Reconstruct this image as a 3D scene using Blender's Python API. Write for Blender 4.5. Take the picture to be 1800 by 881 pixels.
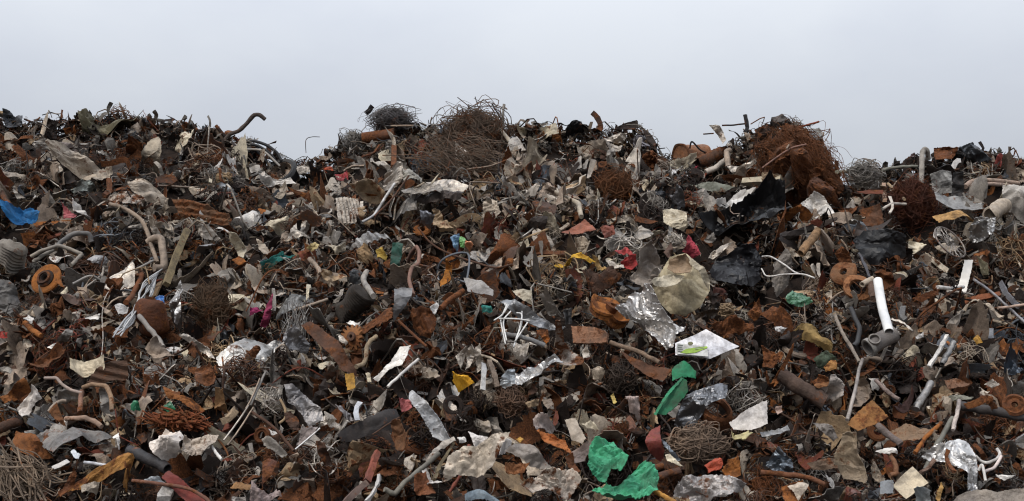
import bpy, math, random
import numpy as np
from mathutils import Vector, Matrix, Euler, Quaternion
from mathutils.geometry import delaunay_2d_cdt

# ------------------------------------------------------------------ camera, sky, sun, exposure
for o in list(bpy.data.objects):
    bpy.data.objects.remove(o)
SC = bpy.context.scene
COL = SC.collection
HFOV = math.radians(50.0)
PITCH = math.radians(4.0)
EYE = np.array([0.0, 0.0, 1.7])
FPX = 900.0 / math.tan(HFOV / 2)
cam = bpy.data.cameras.new('camera')
cam.sensor_width = 36.0
cam.lens = 18.0 / math.tan(HFOV / 2)
cam.clip_end = 3000.0
cam_o = bpy.data.objects.new('camera', cam)
COL.objects.link(cam_o)
cam_o.location = EYE
cam_o.rotation_euler = (math.pi / 2 + PITCH, 0, 0)
SC.camera = cam_o

SUN_EL, SUN_ROT = math.radians(50), math.radians(218)     # high, behind the camera's left shoulder
world = bpy.data.worlds.new('World')
SC.world = world
world.use_nodes = True
wt = world.node_tree
wt.nodes.clear()
def wn(t, **k):
    n = wt.nodes.new(t)
    for a, b in k.items():
        setattr(n, a, b)
    return n
w_out = wn('ShaderNodeOutputWorld'); w_bg = wn('ShaderNodeBackground')
w_sky = wn('ShaderNodeTexSky', sky_type='NISHITA', sun_disc=False)
w_sky.sun_elevation = SUN_EL; w_sky.sun_rotation = SUN_ROT
w_tc = wn('ShaderNodeTexCoord'); w_sep = wn('ShaderNodeSeparateXYZ')
wt.links.new(w_tc.outputs['Generated'], w_sep.inputs[0])
w_grad = wn('ShaderNodeMapRange'); w_grad.inputs['From Min'].default_value = 0.0; w_grad.inputs['From Max'].default_value = 1.0
w_grad.inputs['To Min'].default_value = 0.52; w_grad.inputs['To Max'].default_value = 2.95   # overcast: zenith brighter than horizon
wt.links.new(w_sep.outputs['Z'], w_grad.inputs['Value'])
w_map = wn('ShaderNodeMapping'); w_map.inputs['Scale'].default_value = (2.0, 2.0, 3.6)
wt.links.new(w_tc.outputs['Generated'], w_map.inputs['Vector'])
w_noi = wn('ShaderNodeTexNoise'); w_noi.inputs['Scale'].default_value = 2.3; w_noi.inputs['Detail'].default_value = 6.0; w_noi.inputs['Roughness'].default_value = 0.52
wt.links.new(w_map.outputs[0], w_noi.inputs['Vector'])
w_cr = wn('ShaderNodeValToRGB')
w_cr.color_ramp.elements[0].position = 0.34; w_cr.color_ramp.elements[0].color = (5.62, 5.98, 6.66, 1)
w_cr.color_ramp.elements[1].position = 0.66; w_cr.color_ramp.elements[1].color = (6.22, 6.56, 7.10, 1)
wt.links.new(w_noi.outputs['Fac'], w_cr.inputs['Fac'])
w_mul = wn('ShaderNodeVectorMath', operation='SCALE')
wt.links.new(w_cr.outputs['Color'], w_mul.inputs[0]); wt.links.new(w_grad.outputs[0], w_mul.inputs['Scale'])
w_mix = wn('ShaderNodeMix', data_type='RGBA'); w_mix.inputs['Factor'].default_value = 0.97
wt.links.new(w_sky.outputs['Color'], w_mix.inputs[6]); wt.links.new(w_mul.outputs[0], w_mix.inputs[7])
wt.links.new(w_mix.outputs[2], w_bg.inputs['Color'])
w_bg.inputs['Strength'].default_value = 0.0815
wt.links.new(w_bg.outputs[0], w_out.inputs['Surface'])

sun = bpy.data.lights.new('sun', 'SUN')
sun.energy = 1.5
sun.angle = math.radians(11)
sun.color = (1.0, 0.94, 0.87)
sun_o = bpy.data.objects.new('sun', sun)
COL.objects.link(sun_o)
sd = Vector((math.sin(SUN_ROT) * math.cos(SUN_EL), math.cos(SUN_ROT) * math.cos(SUN_EL), math.sin(SUN_EL)))
sun_o.rotation_euler = sd.to_track_quat('Z', 'Y').to_euler()
sun_o.location = (-5, -5, 30)

SC.cycles.filter_width = 1.15
SC.view_settings.view_transform = 'Standard'
SC.view_settings.look = 'None'
SC.view_settings.gamma = 1.0
SC.view_settings.exposure = 0.42

# ------------------------------------------------------------------ small maths
def rng(seed):
    return np.random.default_rng(seed)
_lat = rng(7).random((8, 64, 64))
def vnoise(x, y, s=0):
    L = _lat[s % 8]
    x = np.asarray(x, float) + 17.3 * s + 1000; y = np.asarray(y, float) + 5.9 * s + 1000
    xi = np.floor(x).astype(int); yi = np.floor(y).astype(int)
    fx = x - xi; fy = y - yi
    fx = fx * fx * (3 - 2 * fx); fy = fy * fy * (3 - 2 * fy)
    a = L[xi % 64, yi % 64]; b = L[(xi + 1) % 64, yi % 64]; c = L[xi % 64, (yi + 1) % 64]; d = L[(xi + 1) % 64, (yi + 1) % 64]
    return (a * (1 - fx) + b * fx) * (1 - fy) + (c * (1 - fx) + d * fx) * fy
def unit(v):
    v = np.asarray(v, float)
    return v / max(np.linalg.norm(v), 1e-9)

# ------------------------------------------------------------------ the heap's shape
CREST = np.array([(-400, 225), (0, 212), (40, 224), (90, 222), (150, 213), (250, 214), (330, 226), (400, 247), (450, 264), (490, 288), (520, 298), (560, 290),
    (600, 266), (640, 238), (700, 228), (740, 232), (790, 228), (870, 232), (940, 232), (1000, 236), (1050, 236), (1115, 236), (1150, 262), (1165, 284),
    (1200, 290), (1240, 284), (1280, 266), (1320, 240), (1370, 226), (1420, 236), (1450, 266), (1475, 306), (1500, 312), (1560, 310), (1600, 300),
    (1650, 286), (1700, 276), (1750, 286), (1800, 292), (2200, 300)], float)
TOE = 10.4
cp, sp = math.cos(PITCH), math.sin(PITCH)
def crest_depth(x):
    return 18.0 + 1.2 * (vnoise(x * 0.22, 3.3, 1) - 0.5)
def crest_z(x):
    yc = crest_depth(x)
    px = 900 + FPX * x / (yc * cp + 0.3)
    py = np.interp(px, CREST[:, 0], CREST[:, 1]) + 3
    v = (440.5 - py) / FPX
    return EYE[2] + yc * (sp + v * cp) / (cp - v * sp)
def heap(x, y):
    x = np.asarray(x, float); y = np.asarray(y, float)
    yc = crest_depth(x); zc = crest_z(x)
    s = (y - TOE) / (yc - TOE)
    lump = (vnoise(x * 0.55, y * 0.8, 2) - 0.5) * 0.7 + (vnoise(x * 1.3, y * 1.6, 3) - 0.5) * 0.3
    sc = np.clip(s, 0, 1)
    f = zc * (0.97 * sc + 0.10 * np.sin(sc * np.pi)) + lump * np.clip(np.minimum(sc * 5, (1 - sc) * 6), 0, 1)
    b = zc - np.clip(y - yc, 0, None) * 0.75 + lump * np.clip((y - yc) * 0.6, 0, 1)
    return np.where(s <= 1, f, np.maximum(b, -0.2))
def ray(px, py):
    return np.array([(px - 900) / FPX, cp - sp * (440.5 - py) / FPX, sp + cp * (440.5 - py) / FPX])
TS = np.linspace(9.5, 20.5, 320)
def hit(px, py):
    """point where a sight line meets the smooth heap (or passes over its crest)"""
    d = ray(px, py)
    X, Y, Z = d[0] * TS, d[1] * TS, EYE[2] + d[2] * TS
    below = Z < heap(X, Y)
    if below.any():
        i = int(np.argmax(below))
        return EYE + d * TS[i]
    t = 17.9
    for _ in range(4):
        t = float(crest_depth(d[0] * t)) / d[1]
    return EYE + d * t
def slope_normal(p, e=0.25):
    dx = (heap(p[0] + e, p[1]) - heap(p[0] - e, p[1])) / (2 * e)
    dy = (heap(p[0], p[1] + e) - heap(p[0], p[1] - e)) / (2 * e)
    n = unit([-dx, -dy, 1.0])
    if n[1] > 0:
        n = unit([n[0], -0.4, n[2]])
    return n
TILE = {}
for _i, _x in enumerate((0, 440, 880, 1340)):
    for _r, _y in (('A', 170), ('B', 400), ('C', 631)):
        TILE[_r + str(_i + 1)] = (_x, _y, 460 / 1621.0)
TILE['F'] = (0, 0, 1.0)
def pxs(tile, s):
    x0, y0, k = TILE[tile]
    return [(x0 + float(a.split(',')[0]) * k, y0 + float(a.split(',')[1]) * k) for a in s.split()]

# ------------------------------------------------------------------ meshes as (verts, tris)
def mesh_from(name, V, T, sharp=None, col=None, smooth=True):
    me = bpy.data.meshes.new(name)
    V = np.ascontiguousarray(V, np.float32); T = np.ascontiguousarray(T, np.int32)
    me.vertices.add(len(V)); me.vertices.foreach_set('co', V.ravel())
    me.loops.add(T.size); me.loops.foreach_set('vertex_index', T.ravel())
    me.polygons.add(len(T)); me.polygons.foreach_set('loop_start', np.arange(0, T.size, 3, dtype=np.int32))
    me.polygons.foreach_set('use_smooth', np.full(len(T), smooth))
    me.update(calc_edges=True)
    if col is not None:
        at = me.color_attributes.new('col', 'FLOAT_COLOR', 'POINT')
        at.data.foreach_set('color', np.ascontiguousarray(col, np.float32).ravel())
    if smooth and sharp is not None:
        me.set_sharp_from_angle(angle=math.radians(sharp))
    return me
def join(*ms):
    V, T, n = [], [], 0
    for v, t in ms:
        V.append(v); T.append(np.asarray(t) + n); n += len(v)
    return np.vstack(V), np.vstack(T)
def vnormals(V, T):
    fn = np.cross(V[T[:, 1]] - V[T[:, 0]], V[T[:, 2]] - V[T[:, 0]])
    N = np.zeros_like(V)
    for k in range(3):
        np.add.at(N, T[:, k], fn)
    return N / np.maximum(np.linalg.norm(N, axis=1, keepdims=True), 1e-12)
def solidify(V, T, th):
    N = vnormals(V, T)
    n = len(V)
    E = np.vstack([T[:, [0, 1]], T[:, [1, 2]], T[:, [2, 0]]])
    key = np.sort(E, 1)
    u, idx, cnt = np.unique(key, axis=0, return_index=True, return_counts=True)
    B = E[idx[cnt == 1]]
    a, b = B[:, 0], B[:, 1]
    side = np.vstack([np.stack([b, a, a + n], 1), np.stack([b, a + n, b + n], 1)])
    return np.vstack([V + N * th / 2, V - N * th / 2]), np.vstack([T, T[:, ::-1] + n, side])
def inside(P, poly):
    x, y = P[:, 0], P[:, 1]
    r = np.zeros(len(P), bool)
    n = len(poly)
    for i in range(n):
        x1, y1 = poly[i]; x2, y2 = poly[(i + 1) % n]
        c = ((y1 > y) != (y2 > y)) & (x < (x2 - x1) * (y - y1) / (y2 - y1 + 1e-12) + x1)
        r ^= c
    return r
def fill_poly(poly, step, r, ragged=0.0):
    """irregular triangulation of a 2-D outline"""
    poly = np.asarray(poly, float)
    if sum(poly[i][0] * poly[i - 1][1] - poly[i - 1][0] * poly[i][1] for i in range(len(poly))) > 0:
        poly = poly[::-1]
    B = []
    for i in range(len(poly)):
        a, b = poly[i], poly[(i + 1) % len(poly)]
        m = max(1, int(np.linalg.norm(b - a) / step + 0.5))
        for k in range(m):
            q = a + (b - a) * k / m
            if k:
                q = q + r.normal(0, 1, 2) * step * ragged
            B.append(q)
    B = np.array(B)
    lo, hi = B.min(0), B.max(0)
    gx, gy = np.meshgrid(np.arange(lo[0], hi[0] + step, step), np.arange(lo[1], hi[1] + step, step))
    G = np.stack([gx.ravel(), gy.ravel()], 1) + r.uniform(-0.32, 0.32, (gx.size, 2)) * step
    G = G[inside(G, B)]
    if len(G):
        dd = np.min(np.linalg.norm(G[:, None] - B[None], axis=2), axis=1)
        G = G[dd > step * 0.4]
    pts = [Vector(p) for p in np.vstack([B, G])] if len(G) else [Vector(p) for p in B]
    res = delaunay_2d_cdt(pts, [], [list(range(len(B)))], 1, 1e-5)
    V = np.array([(v.x, v.y) for v in res[0]])
    T = np.array([f for f in res[2] if len(f) == 3], int)
    return V, T
def creases(P, L, r, cr, n=6, fine=1.0, wr=0.0, wdir=None):
    """height of a folded and crumpled sheet over its flat outline"""
    s0 = int(r.integers(0, 8))
    W = P + (np.stack([vnoise(P[:, 0] * 2.2 / L, P[:, 1] * 2.2 / L, s0), vnoise(P[:, 0] * 2.2 / L, P[:, 1] * 2.2 / L, s0 + 1)], 1) - 0.5) * L * 0.45
    z = np.zeros(len(P))
    c = P.mean(0)
    for k in range(n):
        a = r.uniform(0, math.pi); d = np.array([math.cos(a), math.sin(a)])
        t = (W - c) @ d - r.normal(0, 0.33) * L
        z += r.choice([-1, 1]) * r.uniform(0.12, 0.42) * cr * np.abs(t) * (7.5 / max(n, 6)) ** .5
    if fine:
        m = int(28 * fine) + 8
        S = c + r.uniform(-0.8, 0.8, (m, 2)) * L
        D = np.linalg.norm(W[:, None] - S[None], axis=2)
        D.sort(axis=1)
        z += cr * 0.33 * (D[:, 0] - 0.55 * D[:, 1]) * (1.0 if r.random() < .5 else -1.0) * 1.2
        if fine > .7:
            S = c + r.uniform(-0.8, 0.8, (m * 6, 2)) * L
            D = np.min(np.linalg.norm(W[:, None] - S[None], axis=2), axis=1)
            z += cr * 0.29 * D
    if wr:
        a = r.uniform(0, math.pi) if wdir is None else wdir; d = np.array([math.cos(a), math.sin(a)])
        ph = vnoise(P[:, 0] * 3 / L, P[:, 1] * 3 / L, s0 + 2) * 9
        nn_ = np.array([-d[1], d[0]])
        u, v = W @ d / L, W @ nn_ / L
        for f_, am in ((7, .085), (13, .05), (24, .022)):
            z += wr * L * am * -np.abs(vnoise(u * f_, v * f_ * .16 + ph * .0, s0 + 2) - .5)
        if wdir is None:
            z += wr * L * .06 * -np.abs(vnoise(u * 2.2, v * 9, s0 + 3) - .5)
    return z - z.mean()
def frames(path, closed=False):
    P = np.asarray(path, float)
    t = np.gradient(P, axis=0) if not closed else np.roll(P, -1, 0) - np.roll(P, 1, 0)
    t /= np.maximum(np.linalg.norm(t, axis=1, keepdims=True), 1e-9)
    up = np.array([0, 0, 1.0]) if abs(t[0][2]) < 0.9 else np.array([1.0, 0, 0])
    U = np.zeros_like(P)
    u = unit(np.cross(np.cross(t[0], up), t[0]))
    for i in range(len(P)):
        u = unit(u - t[i] * (u @ t[i]))
        U[i] = u
    return t, U, np.cross(t, U)
def tube(path, rad, sides=8, hollow=0.0, closed=False, caps=True):
    P = np.asarray(path, float); m = len(P)
    t, U, W = frames(P, closed)
    rad = np.broadcast_to(np.asarray(rad, float), (m,))
    a = np.arange(sides) * 2 * math.pi / sides
    ring = lambda k: (P[:, None] + (np.cos(a)[None, :, None] * U[:, None] + np.sin(a)[None, :, None] * W[:, None]) * rad[:, None, None] * k).reshape(-1, 3)
    def grid(off, flip):
        T = []
        i = np.arange(m if closed else m - 1)
        for k in range(sides):
            k2 = (k + 1) % sides; j = (i + 1) % m
            A, B, Cc, D = i * sides + k, i * sides + k2, j * sides + k2, j * sides + k
            if flip: A, B, Cc, D = A, D, Cc, B
            T += [np.stack([A, B, Cc], 1), np.stack([A, Cc, D], 1)]
        return np.vstack(T) + off
    V = [ring(1.0)]; T = [grid(0, False)]
    n = m * sides
    if hollow and not closed:
        V.append(ring(hollow)); T.append(grid(n, True))
        for e, fl in ((0, False), (m - 1, True)):
            k = np.arange(sides); k2 = (k + 1) % sides
            A, B, Cc, D = e * sides + k, e * sides + k2, n + e * sides + k2, n + e * sides + k
            if not fl: T += [np.stack([A, D, Cc], 1), np.stack([A, Cc, B], 1)]
            else: T += [np.stack([A, B, Cc], 1), np.stack([A, Cc, D], 1)]
    elif caps and not closed:
        k = np.arange(1, sides - 1)
        T.append(np.stack([np.zeros_like(k), k + 1, k], 1))
        T.append(np.stack([np.zeros_like(k), k, k + 1], 1) + (m - 1) * sides)
    return np.vstack(V), np.vstack(T)
def spline(P, n):
    P = np.asarray(P, float)
    if len(P) < 3:
        return P[0] + (P[-1] - P[0]) * np.linspace(0, 1, n)[:, None]
    Q = np.vstack([2 * P[0] - P[1], P, 2 * P[-1] - P[-2]])
    u = np.linspace(0, len(P) - 1 - 1e-6, n)
    i = u.astype(int); f = (u - i)[:, None]
    a, b, c, d = Q[i], Q[i + 1], Q[i + 2], Q[i + 3]
    return 0.5 * (2 * b + (c - a) * f + (2 * a - 5 * b + 4 * c - d) * f ** 2 + (3 * b - a - 3 * c + d) * f ** 3)
def lathe(prof, n=28, closed=True, ang=2 * math.pi):
    """profile (radius, height) turned about z"""
    prof = np.asarray(prof, float); m = len(prof)
    a = np.arange(n) * 2 * math.pi / n
    V = np.stack([prof[None, :, 0] * np.cos(a)[:, None], prof[None, :, 0] * np.sin(a)[:, None], np.broadcast_to(prof[:, 1], (n, m))], 2).reshape(-1, 3)
    T = []
    for i in range(n):
        j = (i + 1) % n
        for k in range(m if closed else m - 1):
            l = (k + 1) % m
            A, B, Cc, D = i * m + k, j * m + k, j * m + l, i * m + l
            T += [(A, B, Cc), (A, Cc, D)]
    return V, np.array(T)
def box(sx, sy, sz, c=(0, 0, 0)):
    V = np.array([(x, y, z) for x in (-.5, .5) for y in (-.5, .5) for z in (-.5, .5)]) * (sx, sy, sz) + np.asarray(c)
    Q = [(0, 1, 3, 2), (4, 6, 7, 5), (0, 4, 5, 1), (2, 3, 7, 6), (0, 2, 6, 4), (1, 5, 7, 3)]
    return V, np.array([t for q in Q for t in ((q[0], q[1], q[2]), (q[0], q[2], q[3]))])
def extrude_profile(prof, path, up=None):
    """open 2-D profile (already a closed loop) swept along a path, with end caps left open"""
    P = np.asarray(path, float); t, U, W = frames(P)
    pr = np.asarray(prof, float); m = len(pr)
    V = (P[:, None] + pr[None, :, 0, None] * U[:, None] + pr[None, :, 1, None] * W[:, None]).reshape(-1, 3)
    T = []
    for i in range(len(P) - 1):
        for k in range(m):
            l = (k + 1) % m
            A, B, Cc, D = i * m + k, i * m + l, (i + 1) * m + l, (i + 1) * m + k
            T += [(A, B, Cc), (A, Cc, D)]
    k = np.arange(1, m - 1)
    caps = [(0, q + 1, q) for q in k] + [((len(P) - 1) * m, (len(P) - 1) * m + q, (len(P) - 1) * m + q + 1) for q in k]
    return V, np.array(T + caps)

# ------------------------------------------------------------------ materials
PAL = dict(rust=(.15, .056, .024), orange=(.31, .115, .032), brown=(.085, .048, .034), dark=(.032, .024, .021), taupe=(.29, .23, .18), grey=(.275, .255, .23),
    pale=(.50, .455, .40), white=(.64, .62, .59), cream=(.56, .50, .38), black=(.012, .012, .014), silver=(.50, .49, .48), tan=(.34, .245, .15), blue=(.03, .165, .42),
    green=(.022, .27, .13), red=(.30, .04, .03), yellow=(.62, .36, .035), pink=(.50, .12, .15), teal=(.035, .17, .155), olive=(.15, .135, .085), slate=(.085, .095, .11),
    redbrown=(.20, .06, .04), deepgreen=(.015, .06, .045), beige=(.40, .34, .27))
def material(name, attr=False, metallic=0.0, rough=0.6, scale=6.0, bump=0.5, rustiness=None, dirt=0.6, spec=0.4, streak=False, rustmax=(.25, .09, .03)):
    m = bpy.data.materials.new(name)
    m.use_nodes = True
    nt = m.node_tree
    nd, lk = nt.nodes, nt.links
    bs = nd['Principled BSDF']
    def N(t, **k):
        n = nd.new(t)
        for a, b in k.items(): setattr(n, a, b)
        return n
    tc = N('ShaderNodeTexCoord'); oi = N('ShaderNodeObjectInfo')
    off = N('ShaderNodeVectorMath', operation='SCALE'); off.inputs[0].default_value = (37.0, 53.0, 71.0)
    lk.new(oi.outputs['Random'], off.inputs['Scale'])
    add = N('ShaderNodeVectorMath', operation='ADD')
    lk.new(tc.outputs['Object'], add.inputs[0]); lk.new(off.outputs[0], add.inputs[1])
    if attr:
        src = N('ShaderNodeAttribute', attribute_name='col'); cs, al = src.outputs['Color'], src.outputs['Alpha']
    else:
        cs, al = oi.outputs['Color'], oi.outputs['Alpha']
    vec = add.outputs[0]
    if streak:
        mp = N('ShaderNodeMapping'); mp.inputs['Scale'].default_value = (1.0, 1.0, .12)
        lk.new(vec, mp.inputs['Vector']); vec = mp.outputs[0]
    def noise(sc, det, ro):
        n = N('ShaderNodeTexNoise'); n.inputs['Scale'].default_value = sc; n.inputs['Detail'].default_value = det; n.inputs['Roughness'].default_value = ro
        lk.new(vec, n.inputs['Vector']); return n.outputs['Fac']
    def mr(v, a, b, c, d):
        n = N('ShaderNodeMapRange'); lk.new(v, n.inputs['Value'])
        for k, q in zip(('From Min', 'From Max', 'To Min', 'To Max'), (a, b, c, d)):
            if isinstance(q, (int, float)): n.inputs[k].default_value = q
            else: lk.new(q, n.inputs[k])
        return n.outputs[0]
    def mix(f, a, b, bt='MIX'):
        n = N('ShaderNodeMix', data_type='RGBA', blend_type=bt)
        for s, q in ((0, f), (6, a), (7, b)):
            if isinstance(q, (int, float)): n.inputs[s].default_value = q
            elif isinstance(q, tuple): n.inputs[s].default_value = (*q, 1)
            else: lk.new(q, n.inputs[s])
        return n.outputs[2]
    n_big, n_rust, n_fine = noise(scale * .45, 3, .55), noise(scale, 7, .68), noise(scale * 5, 5, .7)
    ramp = N('ShaderNodeValToRGB'); lk.new(n_fine, ramp.inputs['Fac'])
    e = ramp.color_ramp.elements
    e[0].position, e[0].color = .28, (.028, .013, .008, 1)
    e[1].position, e[1].color = .78, (*rustmax, 1)
    q = e.new(.50); q.color = (.105, .042, .019, 1)
    thr = mr(al, 0.0, 1.0, .68, .28)
    sub = N('ShaderNodeMath', operation='SUBTRACT'); lk.new(n_rust, sub.inputs[0]); lk.new(thr, sub.inputs[1])
    rmask = mr(sub.outputs[0], -.01, .07, 0, 1)
    var = mix(1.0, cs, mix(mr(n_big, .3, .7, 0, 1), (.70, .70, .72), (1.22, 1.17, 1.10)), 'MULTIPLY')
    var = mix(mr(n_fine, .38, .66, .55 * dirt, 0.0), var, mix(1.0, var, (.36, .33, .31), 'MULTIPLY'))
    var = mix(mr(n_rust, .52, .36, 0, .75 * dirt), var, (.050, .040, .034))
    col = mix(rmask, var, ramp.outputs[0])
    lk.new(col, bs.inputs['Base Color'])
    r1 = mr(n_rust, .3, .7, rough * 1.3, rough * .8)
    rr = N('ShaderNodeMix', data_type='FLOAT'); lk.new(rmask, rr.inputs[0]); lk.new(r1, rr.inputs[2]); rr.inputs[3].default_value = .88
    lk.new(rr.outputs[0], bs.inputs['Roughness'])
    bs.inputs['Specular IOR Level'].default_value = spec
    if metallic:
        mm = mr(rmask, 0, 1, metallic, 0); lk.new(mm, bs.inputs['Metallic'])
    hs = N('ShaderNodeMath', operation='MULTIPLY_ADD'); lk.new(n_rust, hs.inputs[0]); hs.inputs[1].default_value = 1.4; lk.new(n_fine, hs.inputs[2])
    bp = N('ShaderNodeBump'); bp.inputs['Strength'].default_value = bump; bp.inputs['Distance'].default_value = .02
    lk.new(hs.outputs[0], bp.inputs['Height']); lk.new(bp.outputs[0], bs.inputs['Normal'])
    return m
MAT = dict(
    p=material('faded_paint', rough=.6, bump=.35, dirt=.7, spec=.22),
    e=material('clean_enamel', rough=.5, bump=.1, dirt=.12, spec=.3),
    m=material('bare_metal', metallic=.75, rough=.45, bump=.4, dirt=.8),
    r=material('rusty_steel', rough=.85, bump=.8, dirt=.6, spec=.1),
    f=material('plastic_film', rough=.28, bump=.25, dirt=.35, spec=.5),
    c=material('cloth', rough=.95, bump=.5, dirt=.5, spec=.1, scale=9),
    w=material('weathered_wood', rough=.85, bump=.8, dirt=.8, spec=.2, scale=9),
    s=material('crinkled_foil', metallic=.9, rough=.36, bump=.3, dirt=.15, scale=4),
    b2=material('black_film', rough=.42, bump=.25, dirt=.05, spec=.3),
    k=material('dark_rubber', rough=.6, bump=.4, dirt=.4, spec=.35),
    a=material('mixed_debris', attr=True, rough=.8, bump=.5, dirt=.5, scale=9, spec=.12),
    b=material('mixed_metal_debris', attr=True, metallic=.6, rough=.42, bump=.5, dirt=.5, scale=9))

# ------------------------------------------------------------------ scene bookkeeping
HERO = []           # every hand-placed thing: dict(o, short, poly)
ORDER = []
def setprops(o, **k):
    for a, b in k.items():
        if b is not None: o[a] = b
def add_obj(name, me, mat, color, rust=0.3, loc=(0, 0, 0), parent=None):
    o = bpy.data.objects.new(name, me)
    if mat is not None and not me.materials:
        me.materials.append(MAT[mat])
    o.color = (*color, rust)
    o.location = loc
    COL.objects.link(o)
    if parent is not None: o.parent = parent
    return o
def C_(c):
    return PAL[c] if isinstance(c, str) else c
_seed = [1000]
def nseed():
    _seed[0] += 1
    return _seed[0]
CATS = dict(crumpled_sheet='scrap sheet', steel_plate='steel plate', plastic_film='plastic film', rag='rag', bent_pipe='pipe', steel_rod='rod', metal_strip='metal strip',
    plank='plank', wire_tangle='wire tangle', cable='cable', corrugated_panel='corrugated panel', channel_bar='channel bar', torn_panel='panel', tarpaulin='tarpaulin',
    crushed_can='crushed can', ring_flange='flange', wire_loop='wire')
def hero(o, name, short, poly, cat=None, group=None, solid=False):
    o['category'] = cat or CATS.get(name, name.replace('_', ' '))
    if group: o['group'] = group
    HERO.append(dict(o=o, short=short, poly=poly, name=name, solid=solid))
    return o
def sheet_geo(pts, r, off, tilt, yaw, cr, n, fine, wr, bowl, step, th, ragged, corr=0, corr_dir=0.0, wdir=None, base_px=None):
    P = np.array(pts); c = P.mean(0)
    base = hit(*c)
    d = unit(ray(*c))
    up = np.array([0, 0, 1.0])
    e = np.array([1.0, 0, 0])
    a = math.radians(tilt)
    nrm = unit(-d * math.cos(a) + unit(up - d * (up @ d)) * math.sin(a) + e * math.tan(math.radians(yaw)))
    if base_px is not None: base = EYE + d * np.linalg.norm(hit(*base_px) - EYE)
    C0 = base - d * off
    e1 = unit(e - nrm * (e @ nrm)); e2 = np.cross(nrm, e1)
    Q = []
    for p in P:
        q = ray(*p); t = ((C0 - EYE) @ nrm) / (q @ nrm)
        w = EYE + q * t - C0
        Q.append((w @ e1, w @ e2))
    Q = np.array(Q)
    x, y = Q[:, 0], Q[:, 1]
    area = abs(0.5 * np.sum(x * np.roll(y, -1) - y * np.roll(x, -1)))
    L = max(math.sqrt(area), 0.05)
    step = max(L / step, 0.011)
    F, T = fill_poly(Q, step, r, ragged)
    if len(T) == 0:
        raise ValueError('empty sheet')
    z = creases(F, L, r, cr * (1.6 if cr > .3 else 1.0), n, fine, wr, wdir)
    rr = ((F - F.mean(0)) ** 2).sum(1) / L
    z += bowl * rr
    if fine:
        q = np.sqrt(((F - F.mean(0)) ** 2).sum(1)); q = (q / q.max()) ** 2.5
        z += q * L * .42 * min(cr, 1.2) * (vnoise(F[:, 0] * 3.1 / L + 9, F[:, 1] * 3.1 / L, int(r.integers(8))) - .5)
    if corr:
        dd = np.array([math.cos(corr_dir), math.sin(corr_dir)])
        z += np.clip(np.sin(F @ dd * corr) * 1.7, -1, 1) * 0.02
    V = F[:, :1] * e1 + F[:, 1:] * e2 + z[:, None] * nrm
    if ((V[T[:, 1]] - V[T[:, 0]]) * 1).size and np.cross(V[T[0, 1]] - V[T[0, 0]], V[T[0, 2]] - V[T[0, 0]]) @ nrm < 0:
        T = T[:, ::-1]
    V, T = solidify(V, T, th)
    return C0, V, T, (e1, e2, nrm)
def S(tile, s, name, short, color, mat='p', rust=.3, off=.16, tilt=None, yaw=None, cr=.8, n=10, fine=1.0, wr=0.0, bowl=0.0, step=20, th=.006, ragged=.22, corr=0, corr_dir=0.0, cat=None, sharp=13, wdir=None, base_px=None):
    """a sheet of real size whose outline has the given corners; bent, crumpled and given thickness"""
    sd = nseed(); r = rng(sd)
    tilt = r.uniform(12, 45) if tilt is None else tilt
    yaw = r.uniform(-22, 22) if yaw is None else yaw
    pts = pxs(tile, s)
    off += .07 * min(1, max(0, (pts[0][1] - 330) / 150))
    C0, V, T, ax = sheet_geo(pts, r, off, tilt, yaw, cr, n, fine, wr, bowl, step, th, ragged, corr, corr_dir, wdir, base_px)
    o = add_obj(name, mesh_from(name, V, T, sharp), mat, C_(color), rust, C0)
    return hero(o, name, short, pts, cat, solid=True)
def along(pts, off, n, straight=False):
    d = [hit(*p) for p in (pts[0], pts[-1])]
    t0, t1 = (np.linalg.norm(q - EYE) - off for q in d)
    P = []
    k = np.cumsum([0] + [math.dist(pts[i], pts[i + 1]) for i in range(len(pts) - 1)]); k = k / k[-1]
    for p, u in zip(pts, k):
        P.append(EYE + unit(ray(*p)) * (t0 + (t1 - t0) * u))
    return spline(P, n) if len(pts) > 2 else spline(P, max(4, n // 3))
def R(tile, s, rad, name, short, color, mat='p', rust=.4, off=.2, sides=10, hollow=0.0, n=26, taper=0.0, wob=.1, cat=None, smooth=False):
    """a pipe, rod or cable through the given points; rad in photograph pixels at its distance"""
    r = rng(nseed()); pts = pxs(tile, s)
    P = along(pts, off, n)
    if name == 'bent_pipe' and len(pts) > 2 and not smooth:      # kinks at the bends, as in crushed pipe
        u = np.linspace(0, len(pts) - 1, n); i_ = np.clip(np.round(np.arange(len(pts)) * (n - 1) / (len(pts) - 1)).astype(int), 0, n - 1)
        P = .45 * P + .55 * np.stack([np.interp(u, np.arange(len(pts)), P[i_, k]) for k in range(3)], 1)
    sc = np.linalg.norm(P.mean(0) - EYE) / FPX
    rr = rad * sc
    P = P + np.stack([vnoise(np.arange(len(P)) * .35, k * 3.1 + r.random() * 50, k) - .5 for k in range(3)], 1) * rr * 4 * wob
    rad_a = rr * (1 - taper * np.linspace(0, 1, len(P))) * (1 + (.22 * (vnoise(np.arange(len(P)) * .6, r.random() * 40, 3) - .5) if name == 'bent_pipe' and not smooth else 0))
    c = P.mean(0)
    V, T = tube(P - c, rad_a, sides, hollow)
    o = add_obj(name, mesh_from(name, V, T, 40), mat, C_(color), rust, c)
    return hero(o, name, short, [(p[0] + a, p[1] + b) for p in (pts[0], pts[-1]) for a, b in ((-1, 1), (1, -1))], cat)
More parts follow.
